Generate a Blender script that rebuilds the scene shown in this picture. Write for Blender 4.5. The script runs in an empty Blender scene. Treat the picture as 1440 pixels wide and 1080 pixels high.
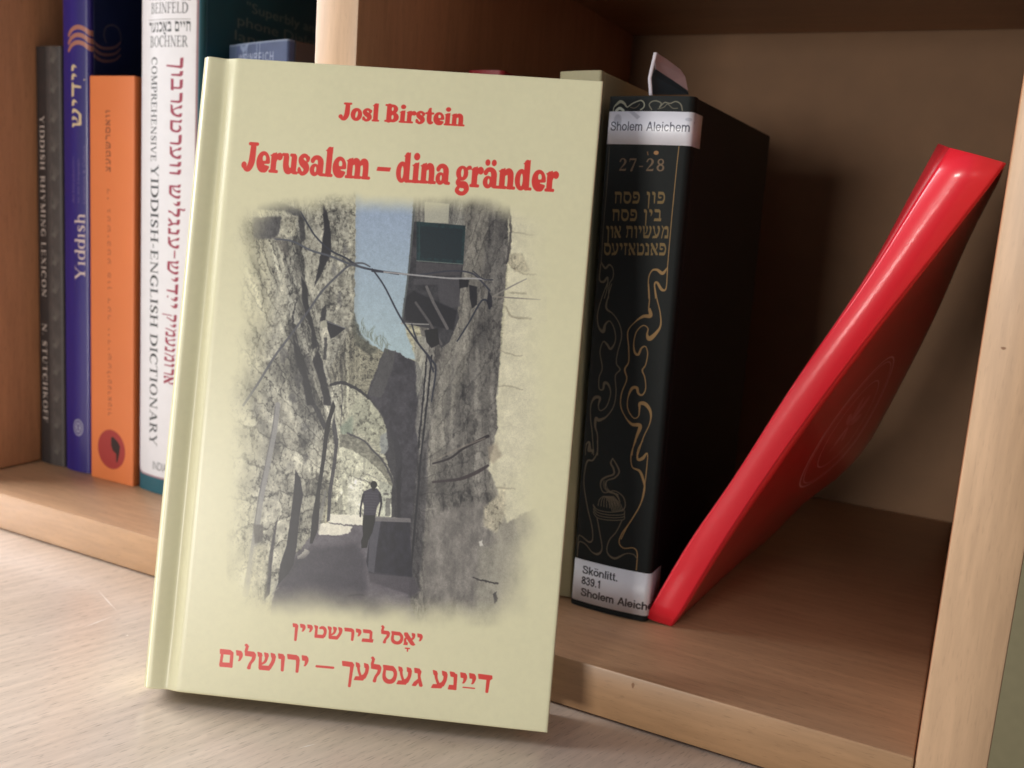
import bpy, bmesh, math, random
import numpy as np
from mathutils import Vector, Matrix

R_ = math.radians
C = bpy.context.scene.collection
# ------------------------------------------------------------------ camera, world, lamps, exposure
CAM_POS = np.array([0.2268, -0.2831, 0.1639])
CAM_R = np.array([[0.8905, 0.4492, 0.0722], [0.1412, -0.1221, -0.9824], [-0.4325, 0.8851, -0.1722]])
FPX = 1336.8
cam_d = bpy.data.cameras.new("camera")
cam = bpy.data.objects.new("camera", cam_d)
C.objects.link(cam)
_u, _s, _v = np.linalg.svd(CAM_R)
CAM_R = _u @ _v
m = Matrix.Identity(4)
for i in range(3):
    m[i][0] = CAM_R[0][i]; m[i][1] = -CAM_R[1][i]; m[i][2] = -CAM_R[2][i]; m[i][3] = CAM_POS[i]
cam.matrix_world = m
cam_d.sensor_width = 36.0
cam_d.lens = FPX / 1440 * 36
cam_d.clip_start = 0.01; cam_d.clip_end = 50
cam_d.dof.use_dof = True
cam_d.dof.focus_distance = 0.285
cam_d.dof.aperture_fstop = 17.0
bpy.context.scene.camera = cam

world = bpy.data.worlds.new("World"); bpy.context.scene.world = world
world.use_nodes = True
world.node_tree.nodes["Background"].inputs[0].default_value = (0.62, 0.66, 0.75, 1)
world.node_tree.nodes["Background"].inputs[1].default_value = 0.31
vs = bpy.context.scene.view_settings
vs.view_transform = 'Standard'; vs.look = 'None'; vs.gamma = 1; vs.exposure = 0

def window_light(name, loc, target, sx, sy, power, col, spread=180):
    l = bpy.data.lights.new(name, 'AREA'); l.shape = 'RECTANGLE'; l.size = sx; l.size_y = sy
    l.energy = power; l.color = col; l.spread = R_(spread)
    o = bpy.data.objects.new(name, l); C.objects.link(o); o.location = loc
    o.rotation_euler = (Vector(target) - Vector(loc)).to_track_quat('-Z', 'Y').to_euler()
    return o
window_light("window_light_left", (-1.25, 0.12, 0.66), (0.0, -0.05, 0.0), 2.0, 0.85, 90, (0.96, 0.965, 1.0))
window_light("window_light_front", (-0.22, -2.1, 0.19), (0.08, 0.1, 0.17), 0.46, 0.36, 23, (1.0, 0.95, 0.87))

# ------------------------------------------------------------------ object helpers
def tag(o, label, cat, group=None):
    o['label'] = label; o['category'] = cat
    if group: o['group'] = group
def empty(name, loc, rz=0.0):
    o = bpy.data.objects.new(name, None); C.objects.link(o)
    o.location = loc; o.rotation_euler = (0, 0, rz); o.empty_display_size = 0.02
    return o
def obj(name, bm, mats, parent=None, smooth=False):
    bmesh.ops.recalc_face_normals(bm, faces=bm.faces)
    me = bpy.data.meshes.new(name); bm.to_mesh(me); bm.free()
    for mt in (mats if isinstance(mats, (list, tuple)) else [mats]): me.materials.append(mt)
    if smooth:
        for p in me.polygons: p.use_smooth = True
        try: me.set_sharp_from_angle(angle=R_(40))
        except Exception: pass
    o = bpy.data.objects.new(name, me); C.objects.link(o)
    if parent is not None: o.parent = parent
    return o
def box_bm(x0, x1, y0, y1, z0, z1, bev=0.0, seg=2):
    bm = bmesh.new()
    v = [bm.verts.new((x, y, z)) for x in (x0, x1) for y in (y0, y1) for z in (z0, z1)]
    for f in ((0,1,3,2),(4,6,7,5),(0,4,5,1),(2,3,7,6),(0,2,6,4),(1,5,7,3)):
        bm.faces.new([v[i] for i in f])
    if bev > 0:
        bmesh.ops.bevel(bm, geom=list(bm.edges), offset=bev, segments=seg, profile=0.5, affect='EDGES')
    return bm
def catmull(pts, n=8, closed=False):
    P = np.array(pts, float)
    if len(P) < 3 and not closed:
        t = np.linspace(0, 1, n + 1)[:, None]
        return P[0] * (1 - t) + P[1] * t
    out = []
    N = len(P)
    rng = range(N) if closed else range(N - 1)
    for i in rng:
        if closed: a, b, c, d = P[(i-1) % N], P[i], P[(i+1) % N], P[(i+2) % N]
        else: a, b, c, d = P[max(i-1, 0)], P[i], P[i+1], P[min(i+2, N-1)]
        for k in range(n):
            t = k / n
            out.append(0.5 * ((2*b) + (-a+c)*t + (2*a-5*b+4*c-d)*t*t + (-a+3*b-3*c+d)*t**3))
    if not closed: out.append(P[-1])
    return np.array(out)

# ------------------------------------------------------------------ flat print: a small painter for label and cover artwork
def smoothstep(x): return x * x * (3 - 2 * x)
def vnoise(h, w, sy, sx, rng):
    """value noise h x w with cells sy x sx px"""
    gh, gw = int(h / sy) + 3, int(w / sx) + 3
    g = rng.random((gh, gw)).astype(np.float32)
    y = np.arange(h) / sy; x = np.arange(w) / sx
    yi = y.astype(int); xi = x.astype(int)
    fy = smoothstep(y - yi)[:, None]; fx = smoothstep(x - xi)[None, :]
    a = g[yi][:, xi]; b = g[yi][:, xi+1]; c = g[yi+1][:, xi]; d = g[yi+1][:, xi+1]
    return (a*(1-fx) + b*fx)*(1-fy) + (c*(1-fx) + d*fx)*fy
def fbm(h, w, sy, sx, octs=5, seed=0, gain=0.55):
    rng = np.random.default_rng(seed)
    o = np.zeros((h, w), np.float32); a = 1.0; t = 0
    for k in range(octs):
        o += a * vnoise(h, w, max(sy, 1.01), max(sx, 1.01), rng); t += a
        a *= gain; sy /= 2; sx /= 2
    return o / t
def poly_cov(h, w, P, feather=1.0):
    """coverage of polygon P (pixel coords x,y) with soft edge; returns (slice, cov)"""
    P = np.asarray(P, float)
    x0 = int(max(0, math.floor(P[:,0].min() - feather - 1))); x1 = int(min(w, math.ceil(P[:,0].max() + feather + 2)))
    y0 = int(max(0, math.floor(P[:,1].min() - feather - 1))); y1 = int(min(h, math.ceil(P[:,1].max() + feather + 2)))
    if x1 <= x0 or y1 <= y0: return None
    X, Y = np.meshgrid(np.arange(x0, x1) + .5, np.arange(y0, y1) + .5)
    X = X.astype(np.float32); Y = Y.astype(np.float32)
    ins = np.zeros(X.shape, bool); dm = np.full(X.shape, 1e9, np.float32)
    for i in range(len(P)):
        ax, ay = P[i]; bx, by = P[(i+1) % len(P)]
        if ay != by:
            c = ((ay > Y) != (by > Y)) & (X < (bx-ax)*(Y-ay)/(by-ay) + ax)
            ins ^= c
        dx, dy = bx-ax, by-ay; L = dx*dx + dy*dy + 1e-12
        t = np.clip(((X-ax)*dx + (Y-ay)*dy)/L, 0, 1)
        dm = np.minimum(dm, (X-ax-t*dx)**2 + (Y-ay-t*dy)**2)
    sd = np.sqrt(dm); sd = np.where(ins, sd, -sd)
    return (slice(y0, y1), slice(x0, x1)), np.clip(.5 + sd/feather, 0, 1)
def stroke_cov(h, w, pts, feather=1.0):
    """pts: (x,y,r) list in px; union of tapered capsules"""
    P = np.asarray(pts, float)
    rm = P[:,2].max() + feather + 1
    x0 = int(max(0, P[:,0].min()-rm)); x1 = int(min(w, P[:,0].max()+rm+1))
    y0 = int(max(0, P[:,1].min()-rm)); y1 = int(min(h, P[:,1].max()+rm+1))
    if x1 <= x0 or y1 <= y0: return None
    cov = np.zeros((y1-y0, x1-x0), np.float32)
    for i in range(len(P)-1):
        ax, ay, ar = P[i]; bx, by, br = P[i+1]; r = max(ar, br) + feather + 1
        u0 = int(max(x0, min(ax,bx)-r)); u1 = int(min(x1, max(ax,bx)+r+1))
        v0 = int(max(y0, min(ay,by)-r)); v1 = int(min(y1, max(ay,by)+r+1))
        if u1 <= u0 or v1 <= v0: continue
        X, Y = np.meshgrid(np.arange(u0, u1)+.5, np.arange(v0, v1)+.5)
        dx, dy = bx-ax, by-ay; L = dx*dx+dy*dy+1e-12
        t = np.clip(((X-ax)*dx+(Y-ay)*dy)/L, 0, 1)
        d = np.sqrt((X-ax-t*dx)**2 + (Y-ay-t*dy)**2)
        c = np.clip(.5 + (ar+(br-ar)*t - d)/feather, 0, 1)
        s = cov[v0-y0:v1-y0, u0-x0:u1-x0]; np.maximum(s, c, out=s)
    return (slice(y0, y1), slice(x0, x1)), cov
def bilin(a, x, y):
    h, w = a.shape[:2]
    x = np.clip(x - .5, 0, w - 1.001); y = np.clip(y - .5, 0, h - 1.001)
    xi = x.astype(int); yi = y.astype(int); fx = x - xi; fy = y - yi
    if a.ndim == 3: fx = fx[..., None]; fy = fy[..., None]
    return (a[yi, xi]*(1-fx) + a[yi, xi+1]*fx)*(1-fy) + (a[yi+1, xi]*(1-fx) + a[yi+1, xi+1]*fx)*fy

class Canvas:
    """w x h metres of printed surface; local coords metres, origin bottom left, y up"""
    def __init__(s, w, h, ppm, base):
        s.W, s.H, s.ppm = w, h, ppm
        s.w, s.h = int(round(w*ppm)), int(round(h*ppm))
        s.a = np.ones((s.h, s.w, 3), np.float32) * np.array(base, np.float32)
    def P(s, pts):
        p = np.array(pts, float).copy(); p[:,0] *= s.ppm; p[:,1] = s.h - p[:,1]*s.ppm
        if p.shape[1] > 2: p[:,2] *= s.ppm
        return p
    def blend(s, r, col, alpha=1.0):
        if r is None: return
        sl, c = r; c = (c*alpha)[..., None]
        s.a[sl] = s.a[sl]*(1-c) + np.array(col, np.float32)*c
    def poly(s, pts, col, feather=1.0, alpha=1.0): s.blend(poly_cov(s.h, s.w, s.P(pts), feather), col, alpha)
    def rect(s, x0, y0, x1, y1, col, **k): s.poly([(x0,y0),(x1,y0),(x1,y1),(x0,y1)], col, **k)
    def stroke(s, pts, col, n=6, feather=1.0, alpha=1.0, smooth=True):
        q = catmull(pts, n) if smooth else np.array(pts, float)
        s.blend(stroke_cov(s.h, s.w, s.P(q), feather), col, alpha)
    def ell(s, cx, cy, rx, ry, col, rot=0, **k):
        t = np.linspace(0, 2*math.pi, 49)[:-1]
        x = rx*np.cos(t); y = ry*np.sin(t); c, d = math.cos(rot), math.sin(rot)
        s.poly(np.stack([cx+x*c-y*d, cy+x*d+y*c], 1), col, **k)
    def stamp(s, mask, org, ex, ey, col, alpha=1.0):
        """mask (rows down) mapped so its lower-left is org, lower-right org+ex, upper-left org+ey (metres)"""
        mh, mw = mask.shape
        org, ex, ey = [np.array(v, float) for v in (org, ex, ey)]
        cs = s.P([org, org+ex, org+ey, org+ex+ey])
        x0 = int(max(0, cs[:,0].min()-1)); x1 = int(min(s.w, cs[:,0].max()+2))
        y0 = int(max(0, cs[:,1].min()-1)); y1 = int(min(s.h, cs[:,1].max()+2))
        if x1 <= x0 or y1 <= y0: return
        M = np.linalg.inv(np.stack([ex, ey], 1))
        acc = np.zeros((y1-y0, x1-x0), np.float32); K = 4
        for a in range(K):
            for b in range(K):
                X, Y = np.meshgrid(np.arange(x0,x1)+(a+.5)/K, np.arange(y0,y1)+(b+.5)/K)
                u = X/s.ppm - org[0]; v = (s.h-Y)/s.ppm - org[1]
                p = M[0,0]*u+M[0,1]*v; q = M[1,0]*u+M[1,1]*v
                ok = (p >= 0) & (p <= 1) & (q >= 0) & (q <= 1)
                acc += np.where(ok, bilin(mask, p*mw, (1-q)*mh), 0)
        s.blend(((slice(y0,y1), slice(x0,x1)), acc/K/K), col, alpha)
    def mottle(s, amt, cell, seed=0, octs=4):
        n = fbm(s.h, s.w, cell*s.ppm, cell*s.ppm, octs, seed) - .5
        s.a *= (1 + amt*n)[..., None]
    def image(s, name):
        im = bpy.data.images.new(name, s.w, s.h, alpha=False)
        px = np.ones((s.h, s.w, 4), np.float32); px[..., :3] = np.clip(s.a[::-1], 0, 1)
        im.pixels.foreach_set(px.ravel()); im.update(); im.pack()
        return im

# ------------------------------------------------------------------ letter shapes
# primitives: ('s',[(x,y,r)..]) smooth stroke, ('l',[(x,y,r)..]) straight stroke, ('p',[(x,y)..]) polygon,
# ('e',cx,cy,rx,ry,rot) ellipse, capital letter of the code = cut out.  baseline 0, letter height 1
def S(*p): return ('s', list(p))
def L(*p): return ('l', list(p))
def cutS(*p): return ('S', list(p))
def Po(*p): return ('p', list(p))
def E_(cx, cy, rx, ry, rot=0): return ('e', cx, cy, rx, ry, rot)
def H_(cx, cy, rx, ry, rot=0): return ('E', cx, cy, rx, ry, rot)
FAT = {
 ' ': (.34, []),
 'J': (.72, [S((.50,.86,.12),(.49,.5,.135),(.46,.28,.135),(.36,.1,.11),(.22,.07,.07),(.13,.17,.07)), E_(.13,.2,.115,.115), L((.33,.945,.055),(.68,.945,.055))]),
 'o': (.68, [E_(.33,.35,.32,.365), H_(.34,.35,.075,.2,.18)]),
 's': (.58, [S((.47,.58,.075),(.45,.5,.06)), S((.46,.53,.07),(.38,.64,.065),(.24,.655,.07),(.13,.54,.1),(.2,.42,.125),(.36,.32,.135),(.42,.2,.12),(.33,.07,.075),(.2,.05,.065),(.09,.16,.075)), L((.08,.21,.05),(.07,.08,.045))]),
 'l': (.42, [L((.21,.9,.125),(.21,.12,.125)), L((.06,.05,.05),(.37,.05,.05)), Po((.02,.9),(.34,1.03),(.34,.8),(.1,.85))]),
 'B': (.88, [L((.27,.1,.14),(.27,.9,.14)), L((.07,.05,.05),(.4,.05,.05)), L((.07,.95,.05),(.45,.95,.05)), E_(.46,.735,.3,.26), E_(.5,.28,.34,.285), H_(.455,.74,.065,.12), H_(.48,.28,.075,.135)]),
 'i': (.42, [L((.21,.56,.125),(.21,.12,.125)), L((.06,.05,.05),(.37,.05,.05)), Po((.02,.6),(.34,.71),(.34,.5),(.1,.55)), E_(.22,.9,.14,.125)]),
 'r': (.60, [L((.2,.56,.12),(.2,.12,.12)), L((.05,.05,.05),(.38,.05,.05)), Po((.02,.6),(.31,.71),(.31,.5),(.1,.55)), S((.27,.42,.06),(.34,.56,.08),(.46,.6,.1)), E_(.47,.57,.125,.125)]),
 't': (.50, [S((.24,.86,.06),(.23,.62,.12),(.23,.25,.13),(.3,.1,.1),(.42,.11,.055)), L((.05,.62,.055),(.44,.62,.055)), Po((.06,.62),(.26,.93),(.32,.93),(.32,.6))]),
 'e': (.64, [E_(.32,.35,.31,.365), H_(.36,.47,.09,.115,-.2), cutS((.4,.27,.025),(.55,.27,.05),(.75,.25,.07)), L((.3,.33,.05),(.58,.35,.05)), S((.3,.08,.09),(.45,.07,.07),(.56,.17,.045))]),
 'n': (.80, [L((.2,.56,.12),(.2,.12,.12)), L((.05,.05,.05),(.36,.05,.05)), Po((.02,.6),(.31,.71),(.31,.5),(.1,.55)), S((.3,.5,.06),(.42,.59,.1),(.54,.55,.13),(.58,.38,.125),(.58,.12,.125)), L((.46,.05,.05),(.76,.05,.05))]),
 'm': (1.16, [L((.2,.56,.12),(.2,.12,.12)), L((.05,.05,.05),(.34,.05,.05)), Po((.02,.6),(.31,.71),(.31,.5),(.1,.55)), S((.3,.5,.06),(.41,.59,.1),(.52,.55,.13),(.56,.38,.12),(.56,.12,.12)), L((.44,.05,.05),(.7,.05,.05)), S((.66,.5,.06),(.78,.59,.1),(.89,.55,.13),(.93,.38,.12),(.93,.12,.12)), L((.81,.05,.05),(1.11,.05,.05))]),
 'u': (.80, [S((.21,.56,.12),(.21,.3,.125),(.28,.14,.13),(.4,.1,.1),(.5,.18,.06)), L((.05,.65,.05),(.25,.65,.05)), L((.58,.57,.12),(.58,.13,.12)), L((.43,.65,.05),(.6,.65,.05)), L((.6,.05,.05),(.74,.05,.05))]),
 'a': (.72, [E_(.25,.2,.22,.21), S((.13,.52,.09),(.22,.61,.075),(.38,.62,.08),(.5,.5,.12),(.51,.3,.125),(.51,.14,.125)), H_(.28,.22,.055,.105), L((.54,.05,.05),(.68,.05,.05))]),
 'd': (.80, [E_(.3,.345,.28,.36), L((.54,.9,.125),(.54,.12,.125)), H_(.31,.34,.07,.22), L((.58,.05,.05),(.74,.05,.05)), Po((.36,.9),(.665,1.03),(.665,.8),(.44,.85))]),
 'g': (.70, [E_(.29,.45,.27,.25), S((.46,.55,.05),(.56,.64,.06),(.64,.65,.065)), S((.17,.24,.07),(.12,.13,.085),(.25,.07,.11),(.45,.05,.12),(.54,-.08,.1),(.42,-.22,.07),(.24,-.23,.07),(.1,-.14,.08),(.17,-.02,.06)), H_(.3,.46,.07,.15), ]),
 '-': (.62, [Po((.08,.36),(.52,.36),(.55,.5),(.11,.5))]),
}
FAT['ä'] = (.72, FAT['a'][1] + [E_(.19,.86,.105,.105), E_(.48,.86,.105,.105)])
t_, k_ = .05, .1      # serif half thickness / thin, thick half stem of the roman capitals
def stem(x, y0=0, y1=1, w=.075, sl=.11, a=True, b=True):
    o = [Po((x-w,y0),(x+w,y0),(x+w,y1),(x-w,y1))]
    if a: o.append(Po((x-w-sl,y0),(x+w+sl,y0),(x+w+sl*.9,y0+.035),(x+w,y0+.08),(x-w,y0+.08),(x-w-sl*.9,y0+.035)))
    if b: o.append(Po((x-w-sl,y1),(x+w+sl,y1),(x+w+sl*.9,y1-.035),(x+w,y1-.08),(x-w,y1-.08),(x-w-sl*.9,y1-.035)))
    return o
def diag(x0, y0, x1, y1, w): return [Po((x0-w,y0),(x0+w,y0),(x1+w,y1),(x1-w,y1))]
def bar(x0, x1, y, w=.03): return [Po((x0,y-w),(x1,y-w),(x1,y+w),(x0,y+w))]
def ser(x, y, l=.13, d=1): return [Po((x-l,y),(x+l,y),(x+l,y-.035*d),(x-l,y-.035*d))]
ROM = {
 ' ': (.36, []), '.': (.3, [E_(.15,.06,.075,.075)]), '-': (.42, bar(.07,.35,.36,.045)),
 'A': (.92, diag(.14,0,.43,1,.03)+diag(.76,0,.47,1,.085)+bar(.24,.66,.34)+ser(.14,.035)+ser(.76,.035,.16)),
 'B': (.78, stem(.2)+[S((.25,.97,.03),(.48,.95,.04),(.58,.76,.085),(.45,.56,.04),(.25,.53,.03)),S((.3,.53,.03),(.52,.5,.04),(.65,.27,.09),(.5,.05,.045),(.25,.03,.03))]),
 'C': (.88, [S((.78,.72,.025),(.66,.93,.04),(.44,.97,.05),(.2,.78,.08),(.13,.5,.1),(.2,.22,.08),(.45,.03,.05),(.68,.08,.035),(.8,.24,.02)), Po((.76,.98),(.81,.98),(.81,.68),(.76,.7))]),
 'D': (.95, stem(.2)+[S((.25,.97,.03),(.52,.95,.045),(.77,.75,.09),(.83,.5,.1),(.77,.25,.09),(.52,.05,.045),(.25,.03,.03))]),
 'E': (.76, stem(.2)+bar(.2,.64,.97)+bar(.2,.55,.52)+bar(.2,.67,.03)+[Po((.6,1),(.65,1),(.67,.74),(.62,.8)),Po((.62,0),(.69,0),(.73,.28),(.67,.2)),Po((.51,.4),(.55,.4),(.55,.64),(.51,.64))]),
 'F': (.70, stem(.2)+bar(.2,.62,.97)+bar(.2,.52,.5)+[Po((.58,1),(.64,1),(.66,.74),(.61,.8)),Po((.49,.38),(.53,.38),(.53,.62),(.49,.62))]),
 'G': (.92, [S((.78,.74,.025),(.66,.93,.04),(.44,.97,.05),(.2,.78,.08),(.13,.5,.1),(.2,.22,.08),(.45,.03,.05),(.7,.08,.04)), Po((.76,.97),(.8,.97),(.8,.68),(.76,.7))]+stem(.74,.06,.42,.075,.1,a=False)),
 'H': (.98, stem(.2)+stem(.77)+bar(.2,.77,.52)), 'I': (.42, stem(.21)),
 'K': (.92, stem(.2)+diag(.26,.42,.72,1,.035)+diag(.76,0,.42,.58,.09)+ser(.72,1,.13)+ser(.77,.035,.14)),
 'L': (.72, stem(.2)+bar(.2,.64,.03)+[Po((.6,0),(.66,0),(.7,.28),(.65,.2))]),
 'M': (1.12, stem(.17,0,1,.03,.1)+stem(.93,0,1,.08,.1)+diag(.52,0,.2,1,.08)+diag(.53,0,.88,1,.035)),
 'N': (.98, stem(.19,0,1,.03,.1,b=False)+stem(.8,0,1,.03,.1,a=False)+diag(.78,0,.18,1,.085)+ser(.16,1,.13)),
 'O': (.96, [E_(.48,.5,.43,.52), H_(.48,.5,.26,.46,.0)]),
 'P': (.74, stem(.2)+[S((.25,.97,.03),(.5,.95,.045),(.63,.73,.09),(.5,.5,.045),(.25,.47,.03))]),
 'R': (.86, stem(.2)+[S((.25,.97,.03),(.5,.95,.045),(.61,.75,.085),(.48,.54,.045),(.25,.51,.03))]+diag(.76,0,.42,.53,.085)+ser(.78,.035,.1)),
 'S': (.68, [S((.57,.74,.025),(.5,.92,.035),(.33,.97,.045),(.16,.8,.075),(.22,.6,.09),(.43,.44,.095),(.54,.25,.08),(.4,.05,.045),(.22,.05,.035),(.11,.26,.025)), Po((.55,.96),(.59,.96),(.59,.7),(.55,.72)), Po((.08,.04),(.12,.04),(.12,.3),(.08,.28))]),
 'T': (.84, stem(.42,b=False)+bar(.06,.78,.97)+[Po((.04,1),(.09,1),(.06,.72),(.03,.72)),Po((.75,1),(.8,1),(.81,.72),(.78,.72))]),
 'U': (.95, [S((.2,.95,.075),(.2,.4,.075),(.3,.1,.07),(.5,.03,.05),(.7,.14,.035),(.75,.4,.03),(.75,.95,.03))]+ser(.2,1,.17)+ser(.75,1,.13)),
 'V': (.92, diag(.45,0,.14,1,.085)+diag(.47,0,.78,1,.03)+ser(.14,1,.15)+ser(.78,1,.12)),
 'X': (.90, diag(.76,0,.16,1,.085)+diag(.14,0,.74,1,.03)+ser(.16,1,.14)+ser(.74,1,.12)+ser(.14,.035,.12)+ser(.76,.035,.14)),
 'Y': (.88, stem(.44,0,.45,b=False)+diag(.44,.42,.14,1,.08)+diag(.45,.42,.76,1,.03)+ser(.14,1,.15)+ser(.76,1,.12)),
 'd': (.66, [E_(.3,.32,.26,.34), H_(.31,.32,.14,.28)]+stem(.54,0,1,.06,.06,b=False)+[Po((.4,1),(.6,1.02),(.6,.92),(.42,.93))]),
 'i': (.34, stem(.17,0,.66,.06,.08,b=False)+[Po((.04,.66),(.23,.68),(.23,.58),(.06,.59))]),
 's': (.50, [S((.42,.5,.02),(.34,.64,.03),(.22,.64,.04),(.12,.52,.06),(.22,.38,.07),(.38,.24,.07),(.36,.08,.05),(.22,.02,.03),(.1,.14,.025))]),
 'h': (.70, stem(.17,0,1,.06,.08,b=False)+[Po((.03,1),(.23,1.02),(.23,.92),(.05,.93)),S((.22,.5,.03),(.36,.63,.05),(.5,.52,.06),(.52,.3,.06),(.52,.03,.06))]+ser(.52,.035,.13)),
 '2': (.66, [S((.12,.75,.05),(.2,.93,.045),(.38,.96,.05),(.5,.78,.08),(.44,.55,.07),(.25,.28,.04),(.12,.06,.04)), Po((.08,0),(.56,0),(.6,.26),(.54,.16),(.1,.13))]),
 '7': (.62, [Po((.08,.86),(.56,.86),(.56,1),(.1,1)), Po((.06,.72),(.1,.72),(.13,1),(.08,1)), L((.52,.88,.04),(.24,.02,.075))]),
 '8': (.66, [E_(.32,.74,.22,.25), E_(.32,.27,.26,.28), H_(.32,.75,.11,.15), H_(.32,.27,.13,.17)]),
}
HB = {
 ' ': (.42, []), '-': (.62, [L((.1,.62,.06),(.5,.62,.06))]), '–': (1.0, [L((.1,.42,.05),(.9,.42,.05))]),
 'י': (.44, [Po((.06,1),(.3,.97),(.36,.8),(.3,.7),(.1,.72)), S((.29,.84,.08),(.31,.7,.07),(.27,.5,.035),(.22,.42,.02))]),
 'ו': (.46, [Po((.06,1),(.3,.97),(.38,.8),(.3,.7),(.1,.72)), L((.31,.82,.075),(.31,.06,.05))]),
 'ז': (.5, [Po((.06,1),(.46,.96),(.42,.74),(.08,.76)), L((.25,.8,.06),(.23,.05,.05))]),
 'ן': (.46, [Po((.06,1),(.3,.97),(.38,.8),(.3,.7),(.1,.72)), L((.31,.82,.075),(.29,-.36,.05))]),
 'ס': (.84, [Po((.05,1),(.6,.98),(.66,.72),(.1,.74)), S((.58,.85,.1),(.73,.68,.075),(.75,.42,.07),(.64,.17,.1),(.42,.09,.11),(.22,.19,.1),(.13,.42,.065),(.15,.8,.05))]),
 'ם': (.84, [Po((.08,1),(.6,.98),(.75,.86),(.72,.72),(.1,.74)), L((.7,.82,.06),(.69,.05,.06)), Po((.12,0),(.74,0),(.74,.24),(.12,.24)), L((.2,.8,.045),(.15,.1,.05))]),
 'ל': (.66, [Po((.03,1.34),(.1,1.42),(.22,1.28),(.14,1.2)), L((.15,1.26,.055),(.1,.98,.05)), Po((.06,1),(.5,.98),(.6,.86),(.56,.7),(.08,.74)), S((.53,.8,.08),(.5,.55,.065),(.36,.3,.05),(.3,.05,.07))]),
 'ב': (.76, [Po((.07,1),(.52,.98),(.63,.84),(.58,.72),(.1,.74)), L((.58,.82,.06),(.58,.1,.055)), Po((.03,0),(.7,0),(.74,.24),(.07,.24))]),
 'כ': (.76, [Po((.07,1),(.52,.98),(.6,.74),(.1,.74)), S((.5,.85,.12),(.63,.66,.07),(.64,.36,.07),(.52,.13,.11)), Po((.06,0),(.54,0),(.54,.24),(.08,.24))]),
 'ר': (.72, [Po((.06,1),(.52,.98),(.62,.84),(.6,.72),(.1,.74)), S((.54,.84,.1),(.61,.66,.07),(.6,.05,.05))]),
 'ד': (.8, [Po((.06,1),(.74,.97),(.76,.8),(.66,.72),(.1,.74)), S((.58,.8,.07),(.56,.4,.06),(.54,.04,.05))]),
 'ך': (.76, [Po((.06,1),(.6,.98),(.72,.84),(.66,.72),(.1,.74)), S((.62,.84,.08),(.6,.4,.06),(.56,-.38,.05))]),
 'ש': (1.02, [Po((.18,0),(.68,0),(.76,.24),(.16,.24)), Po((.03,1),(.22,.95),(.27,.8),(.18,.7),(.08,.76)), Po((.38,1),(.56,.95),(.6,.8),(.5,.72),(.42,.76)), Po((.72,1),(.9,.95),(.96,.8),(.86,.7),(.76,.76)), L((.18,.8,.05),(.2,.1,.06)), S((.52,.8,.06),(.44,.48,.045),(.22,.3,.035)), S((.88,.8,.08),(.84,.5,.07),(.68,.14,.07))]),
 'ט': (.86, [Po((.04,1),(.22,.95),(.26,.8),(.2,.7),(.1,.76)), L((.18,.8,.05),(.17,.12,.06)), Po((.12,0),(.66,0),(.72,.24),(.12,.24)), S((.68,.16,.08),(.76,.45,.065),(.73,.72,.08),(.58,.86,.1),(.44,.8,.06))]),
 'א': (.84, [Po((.06,.98),(.22,1),(.8,.08),(.7,0),(.56,.04),(.06,.8)), Po((.56,1),(.74,.96),(.76,.78),(.6,.76)), S((.7,.82,.06),(.66,.6,.05),(.5,.42,.035)), S((.26,.66,.035),(.12,.42,.05),(.18,.12,.06)), Po((.06,0),(.28,0),(.3,.2),(.1,.22))]),
 'נ': (.52, [Po((.06,1),(.26,.97),(.38,.82),(.34,.7),(.12,.74)), L((.35,.82,.07),(.36,.1,.055)), Po((.02,0),(.42,0),(.42,.24),(.07,.24))]),
 'ע': (.84, [Po((.05,1),(.22,.95),(.28,.8),(.2,.7),(.1,.76)), Po((.52,1),(.72,.95),(.78,.8),(.68,.7),(.56,.76)), S((.2,.8,.06),(.24,.55,.045),(.36,.25,.045)), S((.7,.8,.08),(.68,.5,.07),(.56,.22,.09)), Po((.02,0),(.5,.02),(.68,.3),(.5,.34),(.34,.22),(.1,.2))]),
 'ג': (.62, [Po((.08,1),(.34,.98),(.42,.84),(.38,.72),(.12,.74)), S((.37,.82,.08),(.37,.55,.05),(.44,.25,.07),(.5,.06,.075)), Po((.02,0),(.2,0),(.4,.3),(.36,.42),(.12,.2))]),
 'פ': (.78, [Po((.1,1),(.54,.98),(.6,.74),(.1,.74)), S((.52,.85,.12),(.66,.66,.07),(.66,.36,.07),(.54,.13,.11)), Po((.05,0),(.56,0),(.56,.24),(.07,.24)), S((.16,.8,.055),(.15,.58,.05),(.24,.5,.08),(.36,.52,.06))]),
 'ח': (.84, [Po((.05,1),(.64,.98),(.76,.84),(.72,.72),(.08,.74)), L((.2,.82,.05),(.18,.05,.05)), L((.7,.82,.07),(.69,.05,.05))]),
 'ת': (.86, [Po((.08,1),(.64,.98),(.78,.84),(.72,.72),(.1,.74)), S((.24,.82,.05),(.22,.3,.05),(.14,.1,.07)), L((.7,.82,.07),(.69,.05,.05))]),
 'מ': (.84, [Po((.06,1),(.2,.98),(.36,.72),(.28,.66)), Po((.34,.9),(.6,1),(.72,.84),(.6,.7),(.38,.72)), S((.66,.86,.08),(.72,.6,.07),(.7,.1,.06)), Po((.4,0),(.76,0),(.76,.24),(.42,.24)), S((.3,.76,.06),(.2,.4,.05),(.12,.04,.05))]),
 'ק': (.8, [Po((.06,1),(.58,.98),(.7,.84),(.64,.72),(.08,.74)), S((.62,.84,.09),(.62,.6,.07),(.48,.28,.05),(.42,.08,.04)), L((.18,.52,.04),(.17,-.34,.05))]),
 'צ': (.8, [Po((.06,1),(.2,.98),(.64,.24),(.5,.14)), Po((.5,1),(.7,.96),(.72,.78),(.56,.76)), S((.66,.82,.06),(.6,.6,.05),(.44,.5,.035)), Po((.04,0),(.66,0),(.68,.24),(.06,.24))]),
}
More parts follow.
